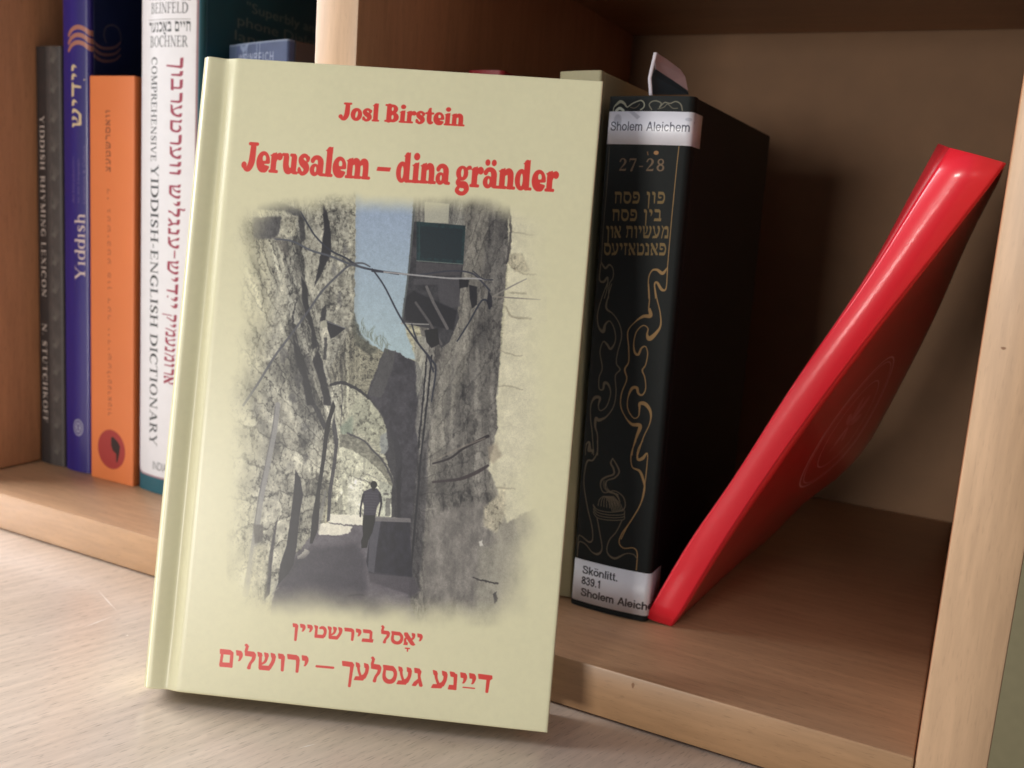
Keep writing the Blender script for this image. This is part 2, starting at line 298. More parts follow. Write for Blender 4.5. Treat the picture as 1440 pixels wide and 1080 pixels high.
def A_(cx, cy, rx, ry, a0, a1, r, n=14): return ('l', [(cx+rx*math.cos(math.radians(a0+(a1-a0)*k/n)), cy+ry*math.sin(math.radians(a0+(a1-a0)*k/n)), r) for k in range(n+1)])
def Fl(x0, y0, x1, y1, r):
    d = math.hypot(x1-x0, y1-y0); nx, ny = -(y1-y0)/d*r, (x1-x0)/d*r
    return Po((x0+nx,y0+ny),(x1+nx,y1+ny),(x1-nx,y1-ny),(x0-nx,y0-ny))
def make_sans(r):
    xh = .73; y = xh/2
    hs = [Fl(.12,0,.12,1,r), A_(.33,.42,.21-0,.31-r,180,0,r), Fl(.54,0,.54,.44,r)]
    ns = [Fl(.12,0,.12,xh,r), A_(.33,.42,.21,.31-r,180,0,r), Fl(.54,0,.54,.44,r)]
    bowl = [A_(.32,y,.24,y-r,0,360,r,24)]
    return {' ': (.36,[]), '.': (.3,[Fl(.15,0,.15,2*r,r)]), 'i': (.26,[Fl(.13,0,.13,xh,r),Fl(.13,.88,.13,1.0,r)]), 'l': (.26,[Fl(.13,0,.13,1,r)]),
     't': (.36,[Fl(.16,.12,.16,.95,r),A_(.27,.16,.11,.16-r,180,280,r),Fl(.02,xh-r*.7,.32,xh-r*.7,r*.75)]),
     'h': (.66,hs), 'n': (.66,ns), 'm': (.98,ns[:1]+[A_(.3,.42,.18,.31-r,180,0,r),Fl(.48,0,.48,.44,r),A_(.66,.42,.18,.31-r,180,0,r),Fl(.84,0,.84,.44,r)]),
     'o': (.64,bowl), 'ö': (.64,bowl+[Fl(.2,.88,.2,1,r),Fl(.44,.88,.44,1,r)]),
     'e': (.64,[A_(.32,y,.24,y-r,0,320,r,24),Fl(.1,y,.58,y,r*.8)]), 'c': (.60,[A_(.32,y,.24,y-r,42,318,r,22)]),
     'k': (.60,[Fl(.12,0,.12,1,r),Fl(.16,.26,.52,xh,r),Fl(.28,.42,.54,0,r)]),
     'S': (.76,[S((.64,.72,r),(.56,.88,r),(.38,1-r,r),(.18,.88,r),(.15,.73,r),(.26,.58,r),(.44,.5,r),(.62,.4,r),(.65,.24,r),(.54,.09,r),(.37,r,r),(.18,.1,r),(.11,.28,r))]),
     'A': (.78,[Fl(.06,0,.39,1,r),Fl(.72,0,.39,1,r),Fl(.2,.33,.58,.33,r)]),
     '8': (.62,[A_(.31,.74,.19,.26-r,0,360,r,20),A_(.31,.27,.23,.27-r,0,360,r,20)]),
     '3': (.62,[S((.1,.76,r),(.2,.93,r),(.36,.93,r),(.48,.76,r),(.4,.58,r),(.28,.53,r)),S((.28,.53,r),(.46,.48,r),(.52,.26,r),(.4,.08,r),(.22,.06,r),(.08,.24,r))]),
     '9': (.62,[A_(.31,.68,.21,.32-r,0,360,r,20),S((.52,.72,r),(.52,.4,r),(.42,.12,r),(.26,.06,r),(.12,.2,r))]),
     '1': (.56,[Fl(.34,0,.34,1,r),Fl(.34,.92,.14,.74,r)]),
     'W': (1.0,[Fl(.06,1,.27,0,r),Fl(.27,0,.5,1,r),Fl(.5,1,.73,0,r),Fl(.73,0,.94,1,r)]), 'E': (.66,[Fl(.13,0,.13,1,r),Fl(.13,1-r,.58,1-r,r),Fl(.13,.52,.54,.52,r),Fl(.13,r,.6,r,r)]),
     'I': (.3,[Fl(.15,0,.15,1,r)]), 'N': (.76,[Fl(.13,0,.13,1,r),Fl(.63,0,.63,1,r),Fl(.13,1,.63,0,r)]), 'R': (.74,[Fl(.13,0,.13,1,r),A_(.4,.75,.2,.25-r,90,-90,r),Fl(.13,1-r,.4,1-r,r),Fl(.13,.5+r,.4,.5+r,r),Fl(.4,.5,.62,0,r)]),
     'C': (.76,[A_(.4,.5,.28,.5-r,42,318,r,24)]), 'H': (.76,[Fl(.13,0,.13,1,r),Fl(.63,0,.63,1,r),Fl(.13,.52,.63,.52,r)])}
SANS, SANSB = make_sans(.06), make_sans(.085)
EM = 72
def glyph_mask(font, ch, cache={}):
    k = (id(font), ch)
    if k in cache: return cache[k]
    adv, prims = font[ch]
    h = int(EM*2.1); w = int((adv+.3)*EM)
    mk = np.zeros((h, w), np.float32)
    def T(p):
        q = np.array(p, float); q[:,0] = (q[:,0]+.15)*EM; q[:,1] = (1.5-q[:,1])*EM
        if q.shape[1] > 2: q[:,2] *= EM
        return q
    for pr in prims:
        c = pr[0]
        if c in 'sS': r = stroke_cov(h, w, catmull(T(pr[1]), 8))
        elif c == 'l': r = stroke_cov(h, w, T(pr[1]))
        elif c == 'p': r = poly_cov(h, w, T(pr[1]))
        else:
            _, cx, cy, rx, ry, rot = pr
            t = np.linspace(0, 2*math.pi, 33)[:-1]; x = rx*np.cos(t); y = ry*np.sin(t)
            cc, dd = math.cos(rot), math.sin(rot)
            r = poly_cov(h, w, T(np.stack([cx+x*cc+y*dd, cy-x*dd+y*cc], 1)))
        if r is None: continue
        sl, cov = r
        if c in 'SE': mk[sl] *= 1-cov
        else: mk[sl] = np.maximum(mk[sl], cov)
    cache[k] = (adv, mk)
    return cache[k]
def text_mask(font, s, track=0.0):
    """mask covering x from -.15 to total+.15 em, y from -.6 to 1.5; returns mask,total"""
    tot = sum(font[c][0]+track for c in s)
    w = int((tot+.4)*EM)+4; h = int(EM*2.1); mk = np.zeros((h, w), np.float32); x = 0.0
    for c in s:
        adv, g = glyph_mask(font, c); i = int(round(x*EM)); sl = mk[:, i:i+g.shape[1]]
        np.maximum(sl, g[:, :sl.shape[1]], out=sl); x += adv+track
    return mk, tot
def text(cv, font, s, p0, p1, height, col, alpha=1.0, track=0.0):
    """baseline from p0 to p1 (metres, local), letter height"""
    mk, tot = text_mask(font, s, track); p0 = np.array(p0, float); p1 = np.array(p1, float)
    d = (p1-p0); un = d/np.linalg.norm(d); up = np.array([-un[1], un[0]])*height
    per = d/tot; wem = mk.shape[1]/EM
    cv.stamp(mk, p0 - .15*per - .6*up, per*wem, up*2.1, col, alpha)
def sans_mask(s, bold=0.0):
    """text in Blender's built-in sans face, as a mask"""
    cu = bpy.data.curves.new("tmp", 'FONT'); cu.body = s; cu.offset = bold; cu.resolution_u = 4
    o = bpy.data.objects.new("tmp", cu); C.objects.link(o)
    dg = bpy.context.evaluated_depsgraph_get(); me = o.evaluated_get(dg).to_mesh(); me.calc_loop_triangles()
    V = np.array([v.co[:2] for v in me.vertices], float); Tn = [tuple(t.vertices) for t in me.loop_triangles]
    bpy.data.objects.remove(o); bpy.data.curves.remove(cu)
    x0, x1 = V[:,0].min(), V[:,0].max(); y0, y1 = V[:,1].min(), V[:,1].max(); k = 90.0
    w = int((x1-x0)*k)+4; h = int((y1-y0)*k)+4; mk = np.zeros((h, w), np.float32)
    Q = np.stack([(V[:,0]-x0)*k+2, h-2-(V[:,1]-y0)*k], 1)
    for a, b, c in Tn:
        A, B, D = Q[a], Q[b], Q[c]
        u0 = int(max(0, min(A[0],B[0],D[0]))); u1 = int(min(w, max(A[0],B[0],D[0])+2))
        v0 = int(max(0, min(A[1],B[1],D[1]))); v1 = int(min(h, max(A[1],B[1],D[1])+2))
        X, Y = np.meshgrid(np.arange(u0,u1)+.5, np.arange(v0,v1)+.5)
        def e(P, R): return (R[0]-P[0])*(Y-P[1])-(R[1]-P[1])*(X-P[0])
        e1, e2, e3 = e(A,B), e(B,D), e(D,A)
        i = ((e1>=-.5)&(e2>=-.5)&(e3>=-.5))|((e1<=.5)&(e2<=.5)&(e3<=.5))
        mk[v0:v1, u0:u1] = np.maximum(mk[v0:v1, u0:u1], i)
    return mk
def sans(cv, s, x0, x1, y0, y1, col, bold=0.0, alpha=1.0, tilt=0.0, rot=None):
    mk = sans_mask(s, bold)
    if rot == 'up': cv.stamp(mk, (x1, y0), (0, y1-y0), (x0-x1, 0), col, alpha)
    else: cv.stamp(mk, (x0, y0), (x1-x0, tilt), (0, y1-y0), col, alpha)

# plane of a printed face -> photo coordinates used while tracing the artwork, and back
def trace(org, ex, ey):
    org, ex, ey = [np.array(v, float) for v in (org, ex, ey)]
    n = np.cross(ex, ey)
    def to_local(pts):
        out = []
        for p in pts:
            d = CAM_R.T @ np.array([(p[0]-720)/FPX, (p[1]-540)/FPX, 1]); s = ((org-CAM_POS)@n)/(d@n)
            q = CAM_POS+d*s-org; o = [q@ex, q@ey]
            if len(p) > 2: o.append(p[2]*s/FPX)
            out.append(o)
        return out
    def to_photo(u, v):
        P = org[:,None,None]+ex[:,None,None]*u+ey[:,None,None]*v-CAM_POS[:,None,None]
        q = np.tensordot(CAM_R, P, 1)
        return 720+FPX*q[0]/q[2], 540+FPX*q[1]/q[2]
    return to_local, to_photo

# ------------------------------------------------------------------ materials
def new_mat(name):
    mt = bpy.data.materials.new(name); mt.use_nodes = True
    nt = mt.node_tree; b = nt.nodes["Principled BSDF"]
    return mt, nt, b
def lin(c): return tuple(((x/12.92) if x <= .04045 else ((x+.055)/1.055)**2.4) for x in c) + (1,)
def simple(name, col, rough=.5, bump=0.0, bscale=900, var=0.06, coat=0.0, spec=.5):
    mt, nt, b = new_mat(name); N = nt.nodes.new; Lk = nt.links.new
    tc = N('ShaderNodeTexCoord'); n = N('ShaderNodeTexNoise'); n.inputs['Scale'].default_value = 60; n.inputs['Detail'].default_value = 8
    Lk(tc.outputs['Object'], n.inputs['Vector'])
    cr = N('ShaderNodeValToRGB'); c = lin(col)
    cr.color_ramp.elements[0].position = .3; cr.color_ramp.elements[1].position = .7
    cr.color_ramp.elements[0].color = tuple(x*(1-var) for x in c[:3])+(1,); cr.color_ramp.elements[1].color = tuple(min(1, x*(1+var)) for x in c[:3])+(1,)
    Lk(n.outputs['Fac'], cr.inputs[0]); Lk(cr.outputs[0], b.inputs['Base Color'])
    b.inputs['Roughness'].default_value = rough; b.inputs['Coat Weight'].default_value = coat; b.inputs['Coat Roughness'].default_value = .12
    b.inputs['Specular IOR Level'].default_value = spec
    if bump:
        n2 = N('ShaderNodeTexNoise'); n2.inputs['Scale'].default_value = bscale; n2.inputs['Detail'].default_value = 3
        Lk(tc.outputs['Object'], n2.inputs['Vector'])
        bp = N('ShaderNodeBump'); bp.inputs['Strength'].default_value = bump; bp.inputs['Distance'].default_value = .0004
        Lk(n2.outputs['Fac'], bp.inputs['Height']); Lk(bp.outputs[0], b.inputs['Normal'])
    return mt
def printed(name, img, rough=.45, bump=.15, bscale=1500, coat=0.0, coat_rough=.15, weave=False, spec=.5, wavy=0.0):
    mt, nt, b = new_mat(name); N = nt.nodes.new; Lk = nt.links.new
    uv = N('ShaderNodeUVMap'); im = N('ShaderNodeTexImage'); im.image = img; im.extension = 'EXTEND'
    Lk(uv.outputs[0], im.inputs[0]); Lk(im.outputs[0], b.inputs['Base Color'])
    b.inputs['Roughness'].default_value = rough; b.inputs['Coat Weight'].default_value = coat; b.inputs['Coat Roughness'].default_value = coat_rough
    b.inputs['Specular IOR Level'].default_value = spec
    tc = N('ShaderNodeTexCoord')
    if weave:
        w1 = N('ShaderNodeTexWave'); w1.bands_direction = 'X'; w1.inputs['Scale'].default_value = 420; w1.inputs['Distortion'].default_value = 1.2
        w2 = N('ShaderNodeTexWave'); w2.bands_direction = 'Z'; w2.inputs['Scale'].default_value = 420; w2.inputs['Distortion'].default_value = 1.2
        Lk(tc.outputs['Object'], w1.inputs['Vector']); Lk(tc.outputs['Object'], w2.inputs['Vector'])
        ad = N('ShaderNodeMath'); ad.operation = 'ADD'; Lk(w1.outputs['Fac'], ad.inputs[0]); Lk(w2.outputs['Fac'], ad.inputs[1]); src = ad.outputs[0]
    else:
        n2 = N('ShaderNodeTexNoise'); n2.inputs['Scale'].default_value = bscale; n2.inputs['Detail'].default_value = 3
        Lk(tc.outputs['Object'], n2.inputs['Vector']); src = n2.outputs['Fac']
    bp = N('ShaderNodeBump'); bp.inputs['Strength'].default_value = bump; bp.inputs['Distance'].default_value = .0002
    Lk(src, bp.inputs['Height']); last = bp
    if wavy:
        n3 = N('ShaderNodeTexNoise'); n3.inputs['Scale'].default_value = 45; n3.inputs['Detail'].default_value = 2
        Lk(tc.outputs['Object'], n3.inputs['Vector'])
        b3 = N('ShaderNodeBump'); b3.inputs['Strength'].default_value = wavy; b3.inputs['Distance'].default_value = .001
        Lk(n3.outputs['Fac'], b3.inputs['Height']); Lk(bp.outputs[0], b3.inputs['Normal']); last = b3
    Lk(last.outputs[0], b.inputs['Normal'])
    return mt
def wood(name, c1, c2, axis='X', rough=.42, flecks=.5, rot=0.0, coat=.0, scale=1.0):
    """beech veneer: long soft figure, thin dark pore dashes, fine bump; grain along the given object axis"""
    mt, nt, b = new_mat(name); N = nt.nodes.new; Lk = nt.links.new
    tc = N('ShaderNodeTexCoord'); mr = N('ShaderNodeMapping'); mr.inputs['Rotation'].default_value = (0, 0, rot)
    Lk(tc.outputs['Object'], mr.inputs[0])
    def st(a, c):   # stretched coordinates
        mp = N('ShaderNodeMapping'); s = [c, c, c]; s['XYZ'.index(axis)] = a; mp.inputs['Scale'].default_value = s
        Lk(mr.outputs[0], mp.inputs[0]); return mp
    m1 = st(2.5*scale, 26*scale); n1 = N('ShaderNodeTexNoise'); n1.inputs['Scale'].default_value = 1; n1.inputs['Detail'].default_value = 5; n1.inputs['Roughness'].default_value = .6; n1.inputs['Distortion'].default_value = .6
    Lk(m1.outputs[0], n1.inputs['Vector'])
    m2 = st(230*scale, 1900*scale); n2 = N('ShaderNodeTexNoise'); n2.inputs['Scale'].default_value = 1; n2.inputs['Detail'].default_value = 2
    Lk(m2.outputs[0], n2.inputs['Vector'])
    m3 = st(40*scale, 420*scale); n3 = N('ShaderNodeTexNoise'); n3.inputs['Scale'].default_value = 1; n3.inputs['Detail'].default_value = 4
    Lk(m3.outputs[0], n3.inputs['Vector'])
    cr = N('ShaderNodeValToRGB'); cr.color_ramp.elements[0].position = .32; cr.color_ramp.elements[1].position = .68
    cr.color_ramp.elements[0].color = lin(c2); cr.color_ramp.elements[1].color = lin(c1); Lk(n1.outputs['Fac'], cr.inputs[0])
    f3 = N('ShaderNodeMapRange'); f3.inputs['From Min'].default_value = .35; f3.inputs['From Max'].default_value = .7; f3.inputs['To Min'].default_value = .90; f3.inputs['To Max'].default_value = 1.06
    Lk(n3.outputs['Fac'], f3.inputs['Value'])
    f2 = N('ShaderNodeMapRange'); f2.inputs['From Min'].default_value = .27; f2.inputs['From Max'].default_value = .42; f2.inputs['To Min'].default_value = 1-.45*flecks; f2.inputs['To Max'].default_value = 1.0
    Lk(n2.outputs['Fac'], f2.inputs['Value'])
    mu = N('ShaderNodeMath'); mu.operation = 'MULTIPLY'; Lk(f3.outputs[0], mu.inputs[0]); Lk(f2.outputs[0], mu.inputs[1])
    hs = N('ShaderNodeVectorMath'); hs.operation = 'SCALE'; Lk(cr.outputs[0], hs.inputs[0]); Lk(mu.outputs[0], hs.inputs['Scale'])
    Lk(hs.outputs[0], b.inputs['Base Color'])
    b.inputs['Roughness'].default_value = rough; b.inputs['Coat Weight'].default_value = coat; b.inputs['Coat Roughness'].default_value = .25
    bp = N('ShaderNodeBump'); bp.inputs['Strength'].default_value = .12; bp.inputs['Distance'].default_value = .0003
    Lk(mu.outputs[0], bp.inputs['Height']); Lk(bp.outputs[0], b.inputs['Normal'])
    return mt
BE1, BE2 = (.78, .64, .50), (.70, .555, .42)
w_x = wood("beech_along_x", (.77,.62,.48), (.70,.55,.42), 'X', rough=.38)
w_z = wood("beech_along_z", (.73,.53,.39), (.65,.46,.33), 'Z', rough=.45)
w_y = wood("beech_along_y", (.70, .52, .40), (.62, .45, .34), 'Y', rough=.4)
w_desk = wood("beech_desk", (.885, .815, .745), (.845, .77, .695), 'Y', rough=.26, flecks=.75, rot=-R_(-16.5), coat=.4, scale=.9)
w_edge = wood("beech_edge_band", (.80, .67, .54), (.74, .605, .475), 'Z', rough=.4, flecks=.22)
w_edgex = wood("beech_edge_band_lying", (.715, .565, .42), (.65, .505, .365), 'X', rough=.4)
m_back = simple("back_panel_board", (.455, .33, .22), .7, .2, 500)
m_pages = None
def pages_mat(name, col):
    mt, nt, b = new_mat(name); N = nt.nodes.new; Lk = nt.links.new
    tc = N('ShaderNodeTexCoord'); mp = N('ShaderNodeMapping'); mp.inputs['Scale'].default_value = (5200, 12, 12); Lk(tc.outputs['Object'], mp.inputs[0])
    n = N('ShaderNodeTexNoise'); n.inputs['Scale'].default_value = 1; n.inputs['Detail'].default_value = 2; Lk(mp.outputs[0], n.inputs['Vector'])
    cr = N('ShaderNodeValToRGB'); c = lin(col); cr.color_ramp.elements[0].position = .3; cr.color_ramp.elements[1].position = .6
    cr.color_ramp.elements[0].color = tuple(x*.72 for x in c[:3])+(1,); cr.color_ramp.elements[1].color = c
    Lk(n.outputs['Fac'], cr.inputs[0]); Lk(cr.outputs[0], b.inputs['Base Color']); b.inputs['Roughness'].default_value = .85
    return mt
m_pages = pages_mat("page_edges", (.86, .82, .72))

# ------------------------------------------------------------------ the setting: desk, wall, floor
TB, DV, RX, DEP, H2, LX = .0182, .0184, .2271, .2724, .2745, -.2105
bm = box_bm(-.95, RX+DV+.0015, -.75, .32, -.028, 0, .0015)
desk = obj('desk_surface', bm, w_desk, smooth=True); desk['kind'] = 'structure'
bm = box_bm(-3, 3, 1.5, 1.6, -.75, 2.2); wl = obj('wall', bm, simple("wall_paint", (.47, .435, .32), .8, .3, 200)); wl['kind'] = 'structure'
bm = box_bm(-3, 3, -3, 1.5, -.80, -.752); fl = obj('floor', bm, simple("floor_covering", (.45, .40, .34), .7, .2, 60)); fl['kind'] = 'structure'

# ------------------------------------------------------------------ the bookcase
bc = empty('bookcase', (0, 0, 0)); tag(bc, 'light beech bookcase with open cubbies standing on the desk behind the books', 'bookcase')
TOPZ = .50
def board(name, x0, x1, y0, y1, z0, z1, mt, edge_mt, bev=.0008):
    bm = box_bm(x0, x1, y0, y1, z0, z1, bev)
    for f in bm.faces:
        if f.normal.y < -.6: f.material_index = 1
    bmesh.ops.recalc_face_normals(bm, faces=bm.faces)
    for f in bm.faces: f.material_index = 1 if f.normal.y < -.5 else 0
    return obj(name, bm, [mt, edge_mt], bc, smooth=True)
g = .0002
board('bottom_board', LX-DV+g*0, RX-g, 0, DEP, .0006, TB, w_x, w_edgex)
board('side_panel', RX, RX+DV, 0.0004, DEP, 0.0004, TOPZ, w_z, w_edge)
board('side_panel', LX-DV*2-g, LX-DV-g+.0182, 0.0004, DEP, TB+g, TOPZ, w_z, w_edge)
board('divider_panel', 0, DV, 0.0006, DEP, TB+g, TOPZ-g, w_z, w_edge)
board('shelf_board', DV+g, RX-g, .001, DEP, H2, H2+DV, w_x, w_edgex)
board('shelf_board', LX+g, -g, .001, DEP, H2+.02, H2+.02+DV, w_x, w_edgex)
board('top_board', LX-DV, RX+DV, 0, DEP, TOPZ+g, TOPZ+DV, w_x, w_edgex)
obj('back_panel', box_bm(LX-DV, RX+DV, DEP+g, DEP+.004, .0006, TOPZ), m_back, bc)

m_knot = simple("wood_knot", (.55,.41,.30), .6)
for px, py, a_, b_ in ((1411, 490, .0006, .0004), (890, 964, .0005, .0010)):
    d = CAM_R.T @ np.array([(px-720)/FPX, (py-540)/FPX, 1]); q = CAM_POS+d*((-.00005-CAM_POS[1])/d[1])
    bm = bmesh.new(); vs_ = [bm.verts.new((q[0]+a_*math.cos(t)*(1+.25*math.sin(3*t)), -.00005 if py != 490 else .0003, q[2]+b_*math.sin(t))) for t in [k*math.pi/7 for k in range(14)]]
    bm.faces.new(vs_); ko = obj('knot', bm, m_knot, bc)
m_scr = simple("scratch_in_varnish", (.93,.90,.86), .7)
for pts, w_ in (((( 113,884),(160,866)), .00022), (((137,829),(165,860)), .00018), (((178,893),(180,894)), .0004), (((60,800),(84,792)), .00012), (((420,1052),(445,1046)), .0002)):
    q = []
    for px, py in pts:
        d = CAM_R.T @ np.array([(px-720)/FPX, (py-540)/FPX, 1]); q.append(Vector(CAM_POS+d*((.00006-CAM_POS[2])/d[2])))
    n_ = (q[1]-q[0]).cross(Vector((0,0,1))).normalized()*w_; mid = (q[0]+q[1])/2
    bm = bmesh.new(); bm.faces.new([bm.verts.new(v) for v in (q[0], mid-n_, q[1], mid+n_)]); obj('scratch', bm, m_scr, desk)

# ------------------------------------------------------------------ upright books
def shell(profile, thick, z0, z1, nz=2, uvw=None):
    """profile: outer polyline in (x,y), offset inward by thick; extruded in z. uv on outer faces: x/w, z/h"""
    P = np.array(profile, float); n = len(P)
    T = np.gradient(P, axis=0); T /= np.linalg.norm(T, axis=1)[:, None]
    Nn = np.stack([-T[:,1], T[:,0]], 1)      # left of direction; profile drawn left->right along the front, so this points to +y (inward)
    Q = P + Nn*thick
    bm = bmesh.new(); uvl = bm.loops.layers.uv.new("UVMap")
    zs = np.linspace(z0, z1, nz+1)
    A = [[bm.verts.new((P[i,0], P[i,1], z)) for i in range(n)] for z in zs]
    B = [[bm.verts.new((Q[i,0], Q[i,1], z)) for i in range(n)] for z in zs]
    def F(vs, outer=False):
        f = bm.faces.new(vs)
        for l in f.loops:
            if uvw: l[uvl].uv = uvw(l.vert.co)
        return f
    for k in range(nz):
        for i in range(n-1):
            F([A[k][i], A[k][i+1], A[k+1][i+1], A[k+1][i]]); F([B[k][i+1], B[k][i], B[k+1][i], B[k+1][i+1]])
        F([A[k][0], A[k+1][0], B[k+1][0], B[k][0]]); F([A[k][-1], B[k][-1], B[k+1][-1], A[k+1][-1]])
    for i in range(n-1):
        F([A[0][i+1], A[0][i], B[0][i], B[0][i+1]]); F([A[-1][i], A[-1][i+1], B[-1][i+1], B[-1][i]])
    return bm
def spine_profile(w, bulge, rc, back, n=14):
    pts = [(0, back)]
    for k in range(6):
        a = math.pi + (math.pi/2)*k/5
        pts.append((rc+rc*math.cos(a), rc+rc*math.sin(a)+0))
    mid = [(rc+(w-2*rc)*k/n, 0) for k in range(1, n)]
    pts += mid
    for k in range(6):
        a = 1.5*math.pi + (math.pi/2)*k/5
        pts.append((w-rc+rc*math.cos(a), rc+rc*math.sin(a)))
    pts.append((w, back))
    P = np.array(pts)
    u = P[:,0]/w; P[:,1] += bulge*(1-np.sin(np.clip(u,0,1)*math.pi))*(P[:,1] < back*.95)
    P[0,1] = P[-1,1] = back
    return P
def book(x, y, w, h, depth, spine_mat, side_mat, bulge=.001, rc=.0012, shoulder=.004, bt=.0022, rz=0.0, ry=0.0, square=.003, z=TB, sidew=None, pages=None, inset=None, lname='book'):
    """upright book; origin at the lower left front corner of the spine. shoulder = how far the spine wraps to the sides"""
    r = empty(lname, (x, y, z+.0002), rz)
    r.rotation_euler[1] = ry
    obj('spine', shell(spine_profile(w, bulge, rc, shoulder), bt*.6, 0, h, 3, lambda c: (c.x/w, c.z/h)), spine_mat, r, True)
    def side(nm, x0, x1):
        bm = box_bm(x0, x1, shoulder+.0001, depth, 0, h, .0005, 1); uvl = bm.loops.layers.uv.new("UVMap")
        for f in bm.faces:
            for l in f.loops: l[uvl].uv = (l.vert.co.y/depth, l.vert.co.z/h)
        return obj(nm, bm, side_mat if nm == 'front_cover' else (sidew or side_mat), r, False)
    side('back_cover', 0, bt); side('front_cover', w-bt, w)
    sq = square
    obj('page_block', box_bm(bt+.0002, w-bt-.0002, shoulder*.6+bt, depth-sq, sq, h-sq, .0003, 1), pages or m_pages, r)
    return r

BY = .0455   # the row of spines
ALLG = None
# --- rhyming lexicon
W_, H_x = .0185, .2115
cv = Canvas(W_, H_x, 9000, (.14, .115, .115))
cv.rect(.0088, 0, W_, H_x, (.225, .20, .195)); cv.mottle(.25, .002, 3)
rg = random.Random(4)
for k in range(15):
    y = .006 + k*.0141
    for j in range(5):
        a = .5+j*.35
        cv.stroke([(.0135, y, .0003), (.0135+.0028*math.cos(a), y+.0035*math.sin(a)+.002, .00035), (.0135+.0035*math.cos(a*1.3-.4), y+.0075*math.sin(a*.8)+.001, .0001)], (.34, .32, .30), alpha=.55)
    cv.stroke([(.0108, y, .00035), (.0112, y+.005, .0003), (.0128, y+.009, .00015)], (.33, .30, .29), alpha=.5)
    cv.ell(.0125, y+.0015, .0009, .0012, (.36, .36, .33), alpha=.6)
cv.rect(.0110, 0, .0117, H_x, (.35, .32, .32), alpha=.3, feather=3)
text(cv, ROM, 'YIDDISH RHYMING LEXICON', (.0031, .1785), (.0031, .0875), .0037, (.70, .65, .62), track=.10)
text(cv, ROM, 'N. STUTCHKOFF', (.0031, .0745), (.0031, .0215), .0037, (.70, .65, .62), track=.10)
cv.a = np.clip(cv.a, 0, 1)
m_rh = printed("lexicon_spine_print", cv.image("lexicon_spine"), .55, .3, 900)
b = book(LX+.0006, BY+.001, W_, H_x, .165, m_rh, simple("lexicon_cover", (.15, .14, .15), .5, .2), .0008, .0012, lname='lexicon_book')
tag(b, 'slim dark grey book lettered YIDDISH RHYMING LEXICON, leftmost against the side panel', 'book', 'books in the left cubby')

# --- blue book
W_, H_x = .0185, .2545; X0 = LX+.0200
cv = Canvas(W_, H_x, 9000, (.15, .11, .44))
n = fbm(cv.h, cv.w, 900, 60, 3, 5)-.5; cv.a *= (1+.3*n)[..., None]
toL, _ = trace((X0, BY, TB), (1,0,0), (0,0,1))
CR = (.80, .72, .56)
def bl(pts, col, r=None, **k): cv.stroke(toL(pts), col, **k)
cvh = cv
for dy, c in ((0, (.63,.42,.36)), (11, (.63,.42,.36)), (21.5, (.63,.42,.36))):
    bl([(95,50+dy,2.3),(99,43+dy,2.8),(106,38.5+dy,3),(114,40+dy,3),(121,47+dy,3),(128,56+dy,2.8),(134,62+dy,2.6)], c)
text(cv, HB, 'שידיי', toL([(112,181)])[0], toL([(111,89)])[0], .0060, CR, track=.0)
cv.stroke(toL([(115,112,.9),(115,112.6,.9)]), CR)
text(cv, ROM, 'Yiddish', toL([(116.5,396)])[0], toL([(116,300)])[0], .0062, (.78,.71,.68), track=.0)
for x_, s_, y0_, y1_ in ((101, 'An Introduction', 286, 221), (108, 'to the Language,', 286, 223), (114.5, 'Literature & Culture', 287, 205)):
    a_, b_ = toL([(x_+2.5, y0_)])[0], toL([(x_+2.5, y1_)])[0]
    sans(cv, s_, a_[0]-.0017, a_[0], a_[1], b_[1], (.45,.41,.55), rot='up', alpha=.8)
lc = toL([(108.5, 602)])[0]
cv.ell(lc[0], lc[1], .0032, .0044, (.56,.56,.66)); cv.ell(lc[0], lc[1], .0025, .0036, (.2,.17,.42)); cv.ell(lc[0], lc[1], .0019, .0028, (.56,.56,.66))
cv.stroke([(lc[0]-.0008, lc[1]+.001, .0003), (lc[0]+.0006, lc[1]+.0012, .0003), (lc[0]-.0005, lc[1]-.001, .0003), (lc[0]+.0009, lc[1]-.0012, .0003)], (.2,.17,.42))
m_bl = printed("blue_spine_print", cv.image("blue_spine"), .4, .1, coat=.2)
cs = Canvas(.17, H_x, 4000, (.12, .15, .31)); cs.mottle(.25, .02, 8)
toS, _ = trace((X0+W_, BY, TB), (0,1,0), (0,0,1))
for dy in (0, 9, 18):
    cs.stroke(toS([(127,54+dy,2.3),(133,62+dy,2.4),(142,67.5+dy,2.2),(152,68.5+dy,2),(162,66+dy,1.6),(168,60+dy,1.2)]), (.46,.33,.34))
cs.stroke(toS([(148,60,.9),(145,50,1.2),(147,40,1.2),(155,35.5,1.2),(164,39,1.2),(168,48,1.2),(169,58,1)]), (.32,.29,.34))
cs.stroke(toS([(182,44,.8),(189,56,.8),(192,70,.8),(190,82,.6)]), (.17,.17,.30))
m_bls = printed("blue_cover_print", cs.image("blue_cover"), .35, .1, coat=.2)
b = book(X0, BY+.0005, W_, H_x, .17, m_bl, m_bls, .0014, .0016, shoulder=.004, lname='textbook')
tag(b, 'tall deep blue book with Yiddish and a tan wavy ribbon on its spine', 'book', 'books in the left cubby')

